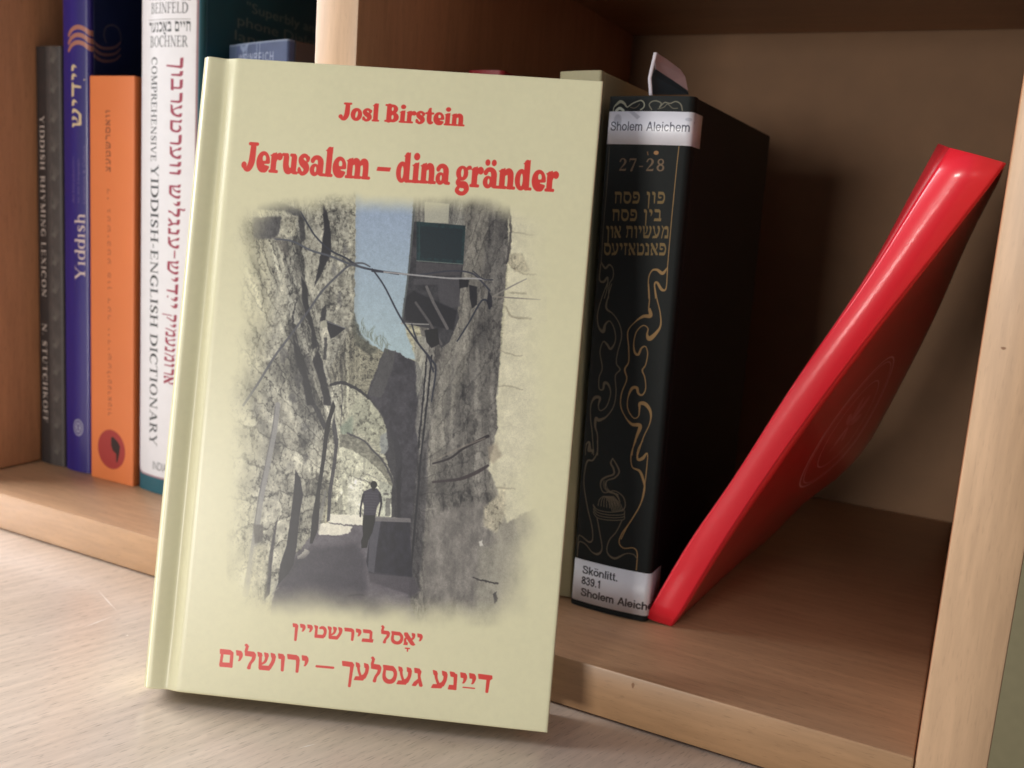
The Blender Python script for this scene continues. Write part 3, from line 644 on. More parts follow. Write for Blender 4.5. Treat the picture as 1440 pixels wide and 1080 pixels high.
# --- orange book
X0 = -.1690; W_, H_x = .0302, .1972
cv = Canvas(W_, H_x, 8000, (.84, .47, .26)); n = fbm(cv.h, cv.w, 500, 300, 3, 2)-.5; cv.a *= (1+.09*n)[..., None]
toL, _ = trace((X0, BY, TB), (1,0,0), (0,0,1))
cc = toL([(158, 632.5)])[0]
cv.ell(cc[0], cc[1], .0098, .0101, (.62,.20,.19))
cv.poly(toL([(157.5,616),(160,614.5),(166.5,621),(170.5,628),(169.5,637),(166.5,651),(164.8,650),(165,639),(160,634),(157.5,627)]), (.16,.09,.09))
text(cv, HB, 'ץעטש'.replace('ץ','צ')+'ר'+'סאװ'.replace('װ','וו'), toL([(157,243)])[0], toL([(156.5,154)])[0], .0033, (.42,.22,.15), alpha=.85, track=.1)
text(cv, HB, 'עשידיי רעד ןופ עטכישעג יד'.replace('ע','ע'), toL([(158,520)])[0], toL([(156.5,262)])[0], .0022, (.58,.30,.19), alpha=.75, track=.3)
text(cv, HB, 'רוטארעטיל', toL([(158.5,586)])[0], toL([(158,520)])[0], .0026, (.52,.26,.17), alpha=.8, track=.3)
m_or = printed("orange_spine_print", cv.image("orange_spine"), .5, .1)
b = book(X0, BY-.0004, W_-.0004, H_x, .15, m_or, simple("orange_cover", (.80,.42,.22), .5), .0, .0007, shoulder=.003, bt=.0006, square=.0002, lname='paperback_book')
tag(b, 'bright orange paperback with a red disc and black mark low on its spine', 'book', 'books in the left cubby')

# --- white spined dictionary in a teal jacket
X0 = -.1377; W_, H_x = .0372, .2720
cv = Canvas(W_, H_x, 9000, (.10, .33, .38))
toL, _ = trace((X0, BY, TB), (1,0,0), (0,0,1))
pz0 = .0087; px0, px1 = .0016, .0352
def rrect(x0, y0, x1, y1, r, n=8):
    o = []
    for cx, cy, a in ((x1-r,y1-r,0),(x0+r,y1-r,90),(x0+r,y0+r,180),(x1-r,y0+r,270)):
        for k in range(n+1):
            t = math.radians(a+90*k/n); o.append((cx+r*math.cos(t), cy+r*math.sin(t)))
    return o
cv.poly(rrect(px0-.0009, pz0-.0009, px1+.0009, H_x+.02, .0042), (.62,.50,.53))
cv.poly(rrect(px0, pz0, px1, H_x+.02, .0036), (.85,.85,.865))
cv.rect(px1+.0009, .009, px1+.0012, H_x, (.25,.5,.58)); 
cv.mottle(.03, .004, 2)
INK = (.13,.16,.17); RD = (.56,.17,.26)
def tl(pt): return toL([pt])[0]
text(cv, ROM, 'COMPREHENSIVE', tl((214.5,81)), tl((213,228)), .0040, INK, track=.03)
text(cv, ROM, 'YIDDISH-ENGLISH DICTIONARY', tl((213.5,232)), tl((211.5,626)), .0055, (.13,.16,.17), track=.03)
HD = 'ךוברעטרעוו'
text(cv, HB, HD, tl((243.5,80)), tl((240.5,248)), .0066, RD, track=.02)
text(cv, HB, 'שילגנע-שידיי', tl((240.5,258)), tl((236.5,434)), .0066, RD, track=.02)
text(cv, HB, 'קימענמורא', tl((236.5,440)), tl((232.5,540)), .0062, RD, track=.02)
cv.stroke(toL([(238.5,417,1.1),(238.5,418,1.1)]), RD)
text(cv, ROM, 'BEINFELD', tl((213.5,20.5)), tl((264.5,19)), .0046, (.33,.34,.35), track=.02)
cv.stroke(toL([(210,29.5,.55),(267,27.2,.55)]), (.6,.6,.6))
text(cv, HB, 'רענכאב םייח', tl((210,47)), tl((268,44.5)), .0044, (.22,.23,.24), track=.04)
cv.stroke(toL([(233.5,48,1),(236,48.6,.6)]), INK); cv.stroke(toL([(235,48,.7),(235,50.3,.5)]), INK)
text(cv, ROM, 'BOCHNER', tl((212,67.5)), tl((264,66.5)), .0048, (.33,.34,.35), track=.02)
text(cv, HB, 'דלעפנייב יבצ', tl((208,1.5)), tl((269,.5)), .0044, (.22,.23,.24), track=.04)
sans(cv, 'INDIANA', tl((216.5,660))[0], tl((216.5,660))[0]+.0150, tl((217,660))[1], tl((217,648))[1], (.42,.43,.44), bold=.004)
m_di = printed("dictionary_spine_print", cv.image("dictionary_spine"), .5, .06, coat=.05)
cs = Canvas(.19, H_x, 3500, (.11, .30, .38)); cs.mottle(.3, .03, 4)
toS, _ = trace((X0+W_, BY, TB), (0,1,0), (0,0,1))
for (pa, pb, hh, s_) in (((349,22),(428,50),13,'"Superbly annotated, a'),((336,41),(432,78),13,'phone Dialects of the'),((332,62),(430,104),13,'language as spoken')):
    a_, b_ = toS([pa])[0], toS([pb])[0]; mk = sans_mask(s_, 0)
    cs.stamp(mk, a_, (b_[0]-a_[0]+.05, 0), (0, .0062), (.46,.52,.53), .9)
m_dis = printed("dictionary_jacket_print", cs.image("dictionary_jacket"), .35, .06, coat=.25)
b = book(X0, BY-.0012, W_, H_x, .19, m_di, m_dis, .0026, .0026, shoulder=.006, lname='dictionary_book')
tag(b, 'thick dictionary with white spine lettered in grey and red, teal jacket, tallest in its cubby', 'book', 'books in the left cubby')

# --- slate book in worn plastic, WEINREICH
W_, H_x = .0455, .2125
cv = Canvas(W_, H_x, 6500, (.19, .24, .36)); cv.mottle(.3, .006, 7)
sm = (.42, .47, .56)
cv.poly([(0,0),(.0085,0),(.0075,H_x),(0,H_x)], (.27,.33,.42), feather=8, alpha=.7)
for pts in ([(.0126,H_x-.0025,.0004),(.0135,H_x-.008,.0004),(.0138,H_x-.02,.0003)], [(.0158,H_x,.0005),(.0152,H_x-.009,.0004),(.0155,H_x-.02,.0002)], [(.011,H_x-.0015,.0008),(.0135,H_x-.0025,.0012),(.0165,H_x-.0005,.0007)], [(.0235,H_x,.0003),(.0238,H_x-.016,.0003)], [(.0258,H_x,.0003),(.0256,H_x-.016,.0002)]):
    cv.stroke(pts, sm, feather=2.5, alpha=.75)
cv.rect(0, H_x-.0008, W_, H_x, (.45,.5,.56), feather=2, alpha=.7)  # shine of the plastic along the top edge, painted as a paler strip
text(cv, SANS, 'WEINREICH', (.0088,H_x-.0086), (.0365,H_x-.0086), .0040, (.60,.63,.70), alpha=.75, track=.12)
sans(cv, 'COLLEGE YIDDISH', .0075, .0405, H_x-.050, H_x-.0455, (.60,.63,.68), alpha=.8)
m_we = printed("slate_spine_print", cv.image("slate_spine"), .6, .1, coat=.0, wavy=.15, spec=.3)
b = book(-.0945, .0572, W_, H_x, .145, m_we, simple("slate_cover", (.10,.11,.15), .3, .1, coat=.5), .0008, .0012, rz=-R_(15.0), lname='plastic_covered_book')
tag(b, 'slate blue book in creased clear plastic, lettered WEINREICH, beside the divider', 'book', 'books in the left cubby')

# --- thin red book peeking above the front book
b = book(.0285, .060, .0165, .2020, .15, simple("crimson_cloth", (.52,.10,.13), .5, .3), simple("crimson_cloth_side", (.50,.09,.12), .5, .3), .001, .002, lname='crimson_book')
tag(b, 'crimson book in the right cubby, only its top edge showing above the cream cover', 'book', 'books in the right cubby')

# --- beige book between front book and dark volume
m_bg = simple("beige_buckram", (.69,.67,.54), .6, .5, 1300)
b = book(.0816, .0464, .0165, .1990, .17, m_bg, m_bg, .0006, .0009, ry=-R_(1.75), z=TB+.0003, lname='cloth_bound_book')
tag(b, 'plain pale beige cloth book between the cream front book and the dark volume', 'book', 'books in the right cubby')

# --- dark volume with gilt ornament
X0 = .0990; W_, H_x = .0313, .1902; SLN = R_(.62)
DK = (.062, .085, .085); GD = (.60, .48, .31)
YS = .0435
cv = Canvas(W_, H_x, 14000, DK); cv.mottle(.25, .0012, 9)
toL, _ = trace((X0, YS, TB), (math.cos(SLN),0,math.sin(SLN)), (-math.sin(SLN),0,math.cos(SLN)))
# zoom tiles -> photo px
def z4(pts, r=.62): return toL([(790+p[0]/4.5, 400+p[1]/4.5, (p[2] if len(p) > 2 else r)) for p in pts])
def z5(pts, r=.6): return toL([(780+p[0]/3.855, 620+p[1]/3.855, (p[2] if len(p) > 2 else r)) for p in pts])
def z3(pts, r=.6): return toL([(800+p[0]/4.155, 160+p[1]/4.155, (p[2] if len(p) > 2 else r)) for p in pts])
G2 = (.40,.36,.29)
def gl(pts, c=GD, n=6): cv.stroke([(p[0], p[1], p[2]*1.25) for p in pts], c, n=n, feather=1.4, alpha=.95)
gl(z3([(645,195),(630,330),(600,640),(578,900)], .5)); gl(z3([(238,195),(225,400),(205,640),(190,870)], .35), G2)
gl(z3([(578,900),(570,1020),(545,1030,1.6),(520,990,1.3),(505,1000,.8),(510,1080)])); gl(z3([(575,905),(550,935,1.8),(520,915,1.4),(490,920,.8),(470,970),(472,1080)]))
gl(z3([(190,870),(215,905,1.2),(240,885,1),(262,910),(262,960),(240,1000),(235,1080)]), G2); gl(z3([(188,880),(180,970,.8),(205,985,1.3),(230,960,1),(225,1030),(210,1080)]), G2)
gl(z4([(555,0),(560,90),(555,150)])); gl(z4([(590,0),(605,90),(625,180),(628,260,.9),(600,310,1.8),(560,345,2.6),(545,320,1.2),(550,280),(520,262),(480,300),(462,370),(468,430,1.2),(490,445,1.3),(510,405,1),(535,395),(548,440),(535,510),(515,545,.9),(530,590),(535,660),(515,700,.9),(490,690,1.3),(480,655,1.6),(450,660,1.6),(425,720),(425,790),(460,845),(490,835),(497,790,1),(500,755,1.8),(535,760,2.2),(565,810,1.4),(560,880),(520,970),(485,1080)]))
gl(z4([(560,160,1.6),(565,200,2.2),(520,205,1.6),(470,240),(425,300),(430,400),(430,490),(405,540,.9),(418,600),(385,690),(380,770),(410,840),(450,885,1.6),(500,895,2.2),(480,960,1.4),(460,1020),(450,1080)]))
for a in ([(320,0),(300,70),(285,150,1.2),(330,190),(370,250),(385,330),(360,430),(352,500),(375,540,.8),(345,580),(350,680),(335,770),(290,835,.8),(240,860,1.8),(220,850,1.8),(215,900,1.2),(230,960),(230,1080)],
          [(290,0),(255,90),(228,190),(235,270,.9),(265,300,2),(280,255,1.2),(310,235),(340,290),(345,360),(315,410,1.3),(290,380,1.2),(265,365),(245,430),(260,530),(240,590),(240,660),(265,665,1),(275,625,1.6),(300,635,1.3),(315,690),(290,770),(250,800),(235,770),(245,720,1.6),(210,720,1.6),(185,770),(185,860),(195,940),(205,1080)],
          [(150,1080),(155,1020),(175,1000,1.2),(185,1050,1.4),(205,1060)]):
    gl(z4(a), G2)
for a, c in (([(445,0),(420,70),(425,140),(465,165,1.4),(485,220,1.3),(490,270),(470,340),(420,430),(370,500),(355,550),(380,580),(430,580),(450,610),(445,700)], GD),
             ([(480,0),(455,50),(455,100,1.3),(480,95,1.8),(505,70),(500,160),(488,250),(465,350),(400,460),(365,530)], GD),
             ([(235,0),(235,60),(210,105,.9),(180,110,1),(165,160),(160,240),(180,360),(205,460),(210,530),(190,548,1),(150,520),(130,520),(125,600),(120,640)], G2),
             ([(170,20),(190,10,1),(185,55,1.2),(212,50,1),(205,70)], G2),
             ([(235,420),(250,500),(262,580),(240,612,1.3),(205,600),(170,560),(135,548),(128,580)], G2),
             ([(370,430),(340,490),(300,540),(290,600),(330,635,1.3),(390,610),(430,615),(450,640)], G2)):
    gl(z5(a), c)
for k in range(3): gl(z5([(213,350+k*17),(235,385+k*15),(300,400+k*14),(375,398+k*14),(384,378+k*15)], .5), G2)
gl(z5([(213,345),(235,372),(300,385),(365,378),(384,360)], .5), G2)
for k in range(8):
    gl(z5([(240+k*16,352+abs(k-4)*-3+10),(248+k*13,318),(275+k*7,300),(300+k*9,330+k*2),(318+k*8,380)], .5), G2)
gl(z5([(320,95,.6),(310,120,1),(325,150,1.1),(325,180,1),(285,195,1),(258,215,1),(255,250),(275,280),(330,270),(375,300),(388,345),(378,375)]), G2)
gl(z5([(320,95,.6),(345,135,.9),(355,170,.9),(330,200,.8),(290,215),(280,250),(300,270),(350,290)]), G2)
for dx in (8, 16, 24): gl(z5([(262+dx,215),(262+dx,245),(285+dx,275),(330+dx*.6,290),(360,330)], .4), G2)
text(cv, ROM, '27-28', toL([(870,241)])[0], toL([(938,242)])[0], .0043, (.46,.38,.30), track=.08)
gold = (.52,.43,.27)
def hrow(s, xa, xb, yb, hh, tr=.06, c=gold): text(cv, HB, s, toL([(xa, yb)])[0], toL([(xb, yb+.5)])[0], hh, c, track=tr, alpha=.9)
hrow('חספ ןופ', 864, 937, 287, .0042); hrow('חספ ןיב', 861, 932, 311.5, .0042)
hrow('ןוא תוישעמ', 852, 941, 335.5, .0044, .0); hrow('סעיזאטנאפ', 849, 938, 359.5, .0044, .02)
cv.stroke(z3([(465,228),(468,245)], .7), (.5,.38,.25)); cv.ell(*toL([(924,216)])[0][:2], .0009, .0007, (.62,.46,.3))
# cloth cap, its blue-grey reflection painted in, and lace like ornament above the label
topz = toL([(900,139.5)])[0][1]
cv.rect(0, topz+.0030, W_, H_x, (.13,.17,.215))
for i in range(70): cv.rect(i*W_/70, topz+.0030, i*W_/70+.00016, H_x, (.22,.27,.33), alpha=.8)
def z2(pts, r=.9): return toL([(840+p[0]/9, 120+p[1]/9, (p[2] if len(p) > 2 else r)) for p in pts])
LC = (.60,.60,.52)
cv.stroke(z2([(205,330),(215,285),(255,245,1.6),(300,215,2.0),(350,240,1.6),(385,285),(430,260),(460,240),(520,215),(570,205),(605,240),(600,290),(560,320)]), LC)
cv.stroke(z2([(245,330,2),(290,300,2),(340,330,1.6)]), (.75,.77,.7)); cv.stroke(z2([(430,290),(480,300),(520,280),(545,250)], .6), G2)
cv.stroke(z2([(700,320),(670,260),(700,220),(760,210),(820,240),(800,290),(860,230),(930,240),(1000,215),(1060,250),(1080,330)]), (.42,.41,.36))
cv.stroke(z2([(780,310),(850,290),(900,250),(960,300),(1020,300)], .7), (.36,.35,.3))
m_sh = printed("dark_volume_spine_print", cv.image("dark_volume_spine"), .68, .22, 700, coat=.0, spec=.3)
m_shc = simple("dark_volume_cloth", (.078,.088,.097), .55, .35, 800, spec=.25)
SH = book(X0, YS-.0012, W_, H_x, .125, m_sh, m_shc, .0012, .0020, ry=-SLN, shoulder=.006, bt=.0026, square=.0035, lname='leather_bound_volume')
tag(SH, 'black volume with gilt ornament and white stickers reading Sholem Aleichem', 'book', 'books in the right cubby')
# stickers: paper bands that follow the spine and turn on to the side
def band(name, xa, zlo, zhi, wrap, canvas_img, mt):
    Pf = spine_profile(W_, .0012, .0020, .006)
    keep = [p for p in Pf if p[0] >= xa and not (p[0] < .001 and p[1] > .003)]
    keep = keep[:-1] + [(W_, .006), (W_, .006+wrap)] if wrap > .002 else keep
    P = np.array(keep, float)
    d = np.r_[0, np.cumsum(np.linalg.norm(np.diff(P, axis=0), axis=1))]
    out = P.copy(); T = np.gradient(P, axis=0); T /= np.linalg.norm(T, axis=1)[:, None]
    out -= np.stack([-T[:,1], T[:,0]], 1)*.00016
    x0_, x1_ = out[0][0], W_
    ln = d[-1]
    bm = bmesh.new(); uvl = bm.loops.layers.uv.new("UVMap"); n = len(out)
    rows = []
    for z in (zlo, zhi):
        rows.append([bm.verts.new((out[i][0], out[i][1], z)) for i in range(n)])
    for i in range(n-1):
        f = bm.faces.new([rows[0][i], rows[0][i+1], rows[1][i+1], rows[1][i]])
        for l, (a, c) in zip(f.loops, ((i,0),(i+1,0),(i+1,1),(i,1))): l[uvl].uv = (d[a]/ln, c)
    bmesh.ops.recalc_face_normals(bm, faces=bm.faces)
    me = bpy.data.meshes.new(name); bm.to_mesh(me); bm.free(); me.materials.append(mt)
    for p in me.polygons: p.use_smooth = True
    o = bpy.data.objects.new(name, me); C.objects.link(o); o.parent = SH
    so = o.modifiers.new("thickness", 'SOLIDIFY'); so.thickness = .00012; so.offset = 0
    return ln
# upper sticker
LH = .0145
lab_z1 = toL([(900,158)])[0][1]; lab_z0 = toL([(900,204.5)])[0][1]
lw = .0385
cl = Canvas(lw, lab_z1-lab_z0, 14000, (.90,.91,.95)); cl.mottle(.05, .004, 3)
hh = lab_z1-lab_z0
cl.poly([(.0072,hh),(.0105,hh-.0028),(.0115,hh-.0018),(.009,hh)], (.6,.62,.68), feather=5, alpha=.5); cl.ell(.0035, hh*.72, .0014, .0022, (.55,.57,.63), feather=8, alpha=.45)
cl.ell(.0275, hh*.78, .0011, .0006, (.6,.62,.68), feather=5, alpha=.5); cl.ell(.0300, hh*.70, .0005, .0004, (.5,.52,.6), feather=3, alpha=.5)
text(cl, SANS, 'Sholem Aleichem', (.0010,hh*.415), (.0283,hh*.415), .0031, (.17,.19,.28), track=.02)
m_l1 = printed("upper_sticker_print", cl.image("upper_sticker"), .4, .05, coat=.9, coat_rough=.42, wavy=.1)
band('upper_sticker', .0004, lab_z0, lab_z1, .0065, None, m_l1)
z1_ = toL([(860,797)])[0][1]; z0_ = toL([(860,861)])[0][1]
z0_ = .0022; z1_ = .0188
cl = Canvas(lw+.001, z1_-z0_, 14000, (.89,.90,.93)); cl.mottle(.04, .004, 5); hh = z1_-z0_
text(cl, SANSB, 'Skönlitt.', (.0036,hh*.68), (.0176,hh*.68), .0031, (.09,.10,.15), track=.02)
text(cl, SANSB, '839.1', (.0036,hh*.42), (.0114,hh*.42), .0031, (.09,.10,.15), track=.02)
text(cl, SANSB, 'Sholem Aleichem', (.0036,hh*.14), (.0342,hh*.14), .0031, (.09,.10,.15), track=.02)
m_l2 = printed("lower_sticker_print", cl.image("lower_sticker"), .4, .05, coat=.9, coat_rough=.42, wavy=.1)
band('lower_sticker', .0004, z0_, z1_, .0072, None, m_l2)

# clear tape over the top of the spine
mt_t, nt, bb = new_mat("clear_book_tape")
bb.inputs['Base Color'].default_value = (.9,.95,1,1); bb.inputs['Roughness'].default_value = .12; bb.inputs['Alpha'].default_value = .10
bb.inputs['Specular IOR Level'].default_value = .9

# --- folded paper tab standing behind the cap of the dark volume
def tri_sheet(name, pts3, mt, parent, th=.0004):
    bm = bmesh.new(); vs_ = [bm.verts.new(p) for p in pts3]; f = bm.faces.new(vs_)
    me = bpy.data.meshes.new(name); bm.to_mesh(me); bm.free(); me.materials.append(mt)
    o = bpy.data.objects.new(name, me); C.objects.link(o); o.parent = parent
    so = o.modifiers.new("thickness", 'SOLIDIFY'); so.thickness = th; so.offset = 0
    return o
bk = empty('paper_tab', (.1095, .052, .2085)); tag(bk, 'folded paper tab, pinkish white and dark teal, sticking up from the black volume', 'bookmark')
def onY(px, py, Y):
    d = CAM_R.T @ np.array([(px-720)/FPX, (py-540)/FPX, 1]); s = (Y-CAM_POS[1])/d[1]; q = CAM_POS+d*s
    return Vector(q)-Vector((.1095,.052,.2085))
m_tabw = simple("tab_paper", (.74,.66,.68), .6, .1); m_tabt = simple("tab_teal_print", (.17,.26,.31), .5, .1); m_tabe = simple("tab_fold_edge", (.90,.88,.92), .5)
ya, yb_ = .052, .075
tri_sheet('teal_panel', [onY(913,133,ya), onY(968,133,yb_), onY(966.5,127,yb_), onY(945,112.5,.066), onY(922,97.5,.0555), onY(915.5,106,.0525)], m_tabt, bk)
tri_sheet('white_margin', [onY(922,97.5,.0555), onY(945,112.5,.066), onY(967,127.5,yb_), onY(963,108,.073), onY(956.5,98,.0705), onY(938,84,.0625), onY(924,75,.056), onY(920.5,84,.0545)], m_tabw, bk)
bm = bmesh.new()
edge = [onY(915.2,134,ya-.001), onY(913.6,110,ya-.001), onY(918.5,88,ya+.0005), onY(921.8,74,ya+.0015)]
ring = []
for i, p in enumerate(edge):
    r = .00065
    ring.append([bm.verts.new(p+Vector((r*math.cos(a), r*math.sin(a), 0))) for a in [k*math.pi/4 for k in range(8)]])
for i in range(3):
    for k in range(8): bm.faces.new([ring[i][k], ring[i][(k+1)%8], ring[i+1][(k+1)%8], ring[i+1][k]])
bm.faces.new(ring[0]); bm.faces.new(ring[-1])
obj('folded_edge', bm, m_tabe, bk, True)

# ------------------------------------------------------------------ red book leaning against the right side panel
RB = empty('leaning_book', (.1395, .046, TB)); tag(RB, 'glossy red book leaning to the right against the side panel of the bookcase', 'book', 'books in the right cubby')
def ray_y(px, py, Y):
    d = CAM_R.T @ np.array([(px-720)/FPX, (py-540)/FPX, 1]); return CAM_POS+d*((Y-CAM_POS[1])/d[1])
def resample(pts, n=24):
    P = catmull(pts, 10); d = np.r_[0, np.cumsum(np.linalg.norm(np.diff(P, axis=0), axis=1))]
    t = np.linspace(0, d[-1], n+1); return np.stack([np.interp(t, d, P[:,k]) for k in range(3)], 1)
_r = [(944,883,.0462),(1018,760,.0445),(1100,637,.0425),(1200,501,.0385),(1327,341,.034),(1415,229,.0300)]
_l = [(908,868,.0455),(967,767,.0440),(1033,671,.0425),(1120,535,.0390),(1220,391,.035),(1287,284,.032),(1336,208,.0300)]
E_R = resample([ray_y(*p) for p in _r]); E_L = resample([ray_y(*p) for p in _l])
E_R[:,0] = np.minimum(E_R[:,0], RX-.0012); E_R[0,2] = TB+.0004
E_F = resample([(.1440,.1350,TB+.0006),(.1520,.1500,.0262),(.1656,.157,.0455),(.1765,.16,.0571),(.1853,.16,.0697),(.1916,.16,.0845),(.2065,.16,.1307),(.2160,.16,.1676),(.2240,.162,.1930)])
E_F[:,0] = np.minimum(E_F[:,0], RX-.0012)
off = np.array(RB.location)
def ev(E, v):
    x = v*(len(E)-1); i = min(int(x), len(E)-2); return E[i]*(1-(x-i))+E[i+1]*(x-i)
def thick(v): return .0085+.0050*v
def grid_solid(nm, f, nu, nv, thick, mt, uvf=None):
    bm = bmesh.new(); uvl = bm.loops.layers.uv.new("UVMap")
    V = [[bm.verts.new(Vector(f(i/nu, j/nv)-off)) for i in range(nu+1)] for j in range(nv+1)]
    for j in range(nv):
        for i in range(nu):
            fc = bm.faces.new([V[j][i], V[j][i+1], V[j+1][i+1], V[j+1][i]])
            for l, (a, b2) in zip(fc.loops, ((i,j),(i+1,j),(i+1,j+1),(i,j+1))): l[uvl].uv = (a/nu, b2/nv)
    me = bpy.data.meshes.new(nm); bm.to_mesh(me); bm.free(); me.materials.append(mt)
    for p in me.polygons: p.use_smooth = True
    o = bpy.data.objects.new(nm, me); C.objects.link(o); o.parent = RB
    so = o.modifiers.new("thickness", 'SOLIDIFY'); so.thickness = thick; so.offset = 0
    return o
def spn(u, v):
    a_, b_ = ev(E_L, v), ev(E_R, v); base = a_*(1-u)+b_*u
    return base + np.array([-.15,-1,0])*math.sin(math.pi*u)**.9*(.04+.13*v)*np.linalg.norm(b_-a_)
def f_cov(u, v):
    a_, b_ = ev(E_R, v), ev(E_F, v); p = a_*(1-u)+b_*u; p = p+np.array([.0,.0004,0]); p[0] = min(p[0], RX-.0010); return p
def b_cov(u, v):
    a_ = ev(E_L, v); b_ = ev(E_F, v)+np.array([-.90,0,.43])*thick(v); p = a_*(1-u)+b_*u
    return p+np.array([-.85,0,.40])*(.0085*v*v*(1-(1-u)**7)*(1-.6*u))+np.array([0,.0004,0])
RED = (.84,.125,.19)
cs = Canvas(.125, .19, 5000, (.74,.09,.13)); cs.mottle(.12, .02, 4)
ex_, ey_, er = .068, .088, .030
EMB = (.95,.72,.76)
for rr_, wd_ in ((er,.00035),(er*.93,.0002),(er*.66,.0002)):
    t = np.linspace(0, 2*math.pi, 60); cs.stroke([(ex_+rr_*math.cos(a), ey_+rr_*math.sin(a), wd_) for a in t], EMB, n=1, feather=1.3)
for k in range(26):
    a = k*2*math.pi/26; cs.stroke([(ex_+er*.73*math.cos(a), ey_+er*.73*math.sin(a), .0004), (ex_+er*.85*math.cos(a+.09), ey_+er*.85*math.sin(a+.09), .0004)], (.72,.25,.32), alpha=.6)
# leaf like device in the middle of the ring
for ang, ln in ((20, .012), (65, .015), (110, .014), (155, .012), (245, .010), (300, .009)):
    t = math.radians(ang); cs.ell(ex_+ln*.55*math.cos(t), ey_+ln*.55*math.sin(t), ln*.42, ln*.16, EMB, rot=t, feather=3, alpha=.42)
cs.stroke([(ex_-.004, ey_-.012, .0004), (ex_, ey_, .0005), (ex_+.003, ey_+.013, .0003)], EMB, alpha=.5)
m_redc = printed("red_cover_print", cs.image("red_cover"), .35, .05, coat=.5, coat_rough=.2, wavy=.15)
m_red = simple("red_gloss_spine", RED, .32, .12, 260, var=.03, coat=.4)
m_red.node_tree.nodes['Principled BSDF'].inputs['Coat Roughness'].default_value = .1
grid_solid('spine', spn, 14, 24, .0006, m_red)
grid_solid('front_cover', f_cov, 16, 24, .0006, m_redc)
grid_solid('back_cover', b_cov, 24, 24, .0006, simple('red_back_cover', (.66,.085,.12), .5, .1, 300, var=.03))
bm = bmesh.new()      # page block fills the space between the two covers
NU, NV = 6, 12
def pg(side, i, j):
    u = .02+.955*i/NU; v = .008+.984*j/NV; a_ = f_cov(u, v); b_ = b_cov(u, v); k = .07 if side else .93
    return Vector(a_*k+b_*(1-k)-off)
G = [[[bm.verts.new(pg(sd, i, j)) for i in range(NU+1)] for j in range(NV+1)] for sd in (0, 1)]
for sd in (0, 1):
    for j in range(NV):
        for i in range(NU): bm.faces.new([G[sd][j][i], G[sd][j][i+1], G[sd][j+1][i+1], G[sd][j+1][i]])
for j in range(NV):
    for i in (0, NU): bm.faces.new([G[0][j][i], G[0][j+1][i], G[1][j+1][i], G[1][j][i]])
for i in range(NU):
    for j in (0, NV): bm.faces.new([G[0][j][i], G[0][j][i+1], G[1][j][i+1], G[1][j][i]])
obj('page_block', bm, m_pages, RB)

# ------------------------------------------------------------------ the cream book in front
THK = .0207
YAW, LEAN, FW, FH = 0.3846, 0.1994, 0.1320, 0.2090
FO = np.array([0.0001, -0.0750, THK*math.sin(LEAN)+.0003])
ex = np.array([math.cos(YAW), math.sin(YAW), 0]); nn = np.array([-math.sin(YAW), math.cos(YAW), 0])
ez = nn*math.sin(LEAN)+np.array([0,0,1])*math.cos(LEAN)
toC, toPh = trace(FO, ex, ez)
CREAM = (.875, .86, .715)
cv = Canvas(FW, FH, 8200, CREAM)
INKR = (.85, .225, .19)

# ---- picture of an alley, painted in a raster of its own (photo pixels x 2)
QX, QY, QS = 318, 262, 2.0
qw, qh = int(452*QS), int(636*QS)
pic = np.zeros((qh, qw, 3), np.float32)
XX, YY = np.meshgrid(QX+(np.arange(qw)+.5)/QS, QY+(np.arange(qh)+.5)/QS)
XX = XX.astype(np.float32); YY = YY.astype(np.float32)
def Q(p): return [((a[0]-QX)*QS, (a[1]-QY)*QS) + ((a[2]*QS,) if len(a) > 2 else ()) for a in p]
def z44(p): return [(320+a[0]/3.6, 270+a[1]/3.6)+tuple(a[2:]) for a in p]
def z55(p): return [(540+a[0]/3.6, 270+a[1]/3.6)+tuple(a[2:]) for a in p]
def z66(p): return [(320+a[0]/3.375, 560+a[1]/3.375)+tuple(a[2:]) for a in p]
def z77(p): return [(520+a[0]/3.375, 560+a[1]/3.375)+tuple(a[2:]) for a in p]
def z99(p): return [(400+a[0]/4.5, 560+a[1]/4.5)+tuple(a[2:]) for a in p]
def pl(p, col, f=1.5, alpha=1.0, tex=None):
    r = poly_cov(qh, qw, Q(p), f*QS)
    if r is None: return
    sl, c = r; c = (c*alpha)[..., None]
    cc_ = np.array(col, np.float32)*(tex[sl][..., None] if tex is not None else 1)
    pic[sl] = pic[sl]*(1-c)+cc_*c
def sk(p, col, f=1.0, alpha=1.0, n=6, smooth=True):
    q = np.array(Q(p), float); q = catmull(q, n) if smooth else q
    r = stroke_cov(qh, qw, q, f*QS)
    if r is None: return
    sl, c = r; c = (c*alpha)[..., None]; pic[sl] = pic[sl]*(1-c)+np.array(col, np.float32)*c
def nz(sy, sx, octs=5, seed=0, lo=.7, hi=1.3, warp=None, con=1.8):
    n = fbm(qh, qw, sy*QS, sx*QS, octs, seed, .62)
    n = np.clip((n-.5)*con+.5, 0, 1); return lo+(hi-lo)*n
def crack(sy, sx, seed, wd=.05):      # thin dark ridges where noise crosses its middle
    n = fbm(qh, qw, sy*QS, sx*QS, 4, seed, .55); return np.clip(1-np.abs(n-.5)/wd, 0, 1)
def pits(sy, sx, seed, th, k=9, dens=26):
    n = fbm(qh, qw, sy*QS, sx*QS, 3, seed, .6); d = fbm(qh, qw, dens*QS, dens*.7*QS, 3, seed+9)-.5
    return np.clip((n+d*.35-th)*k, 0, 1)
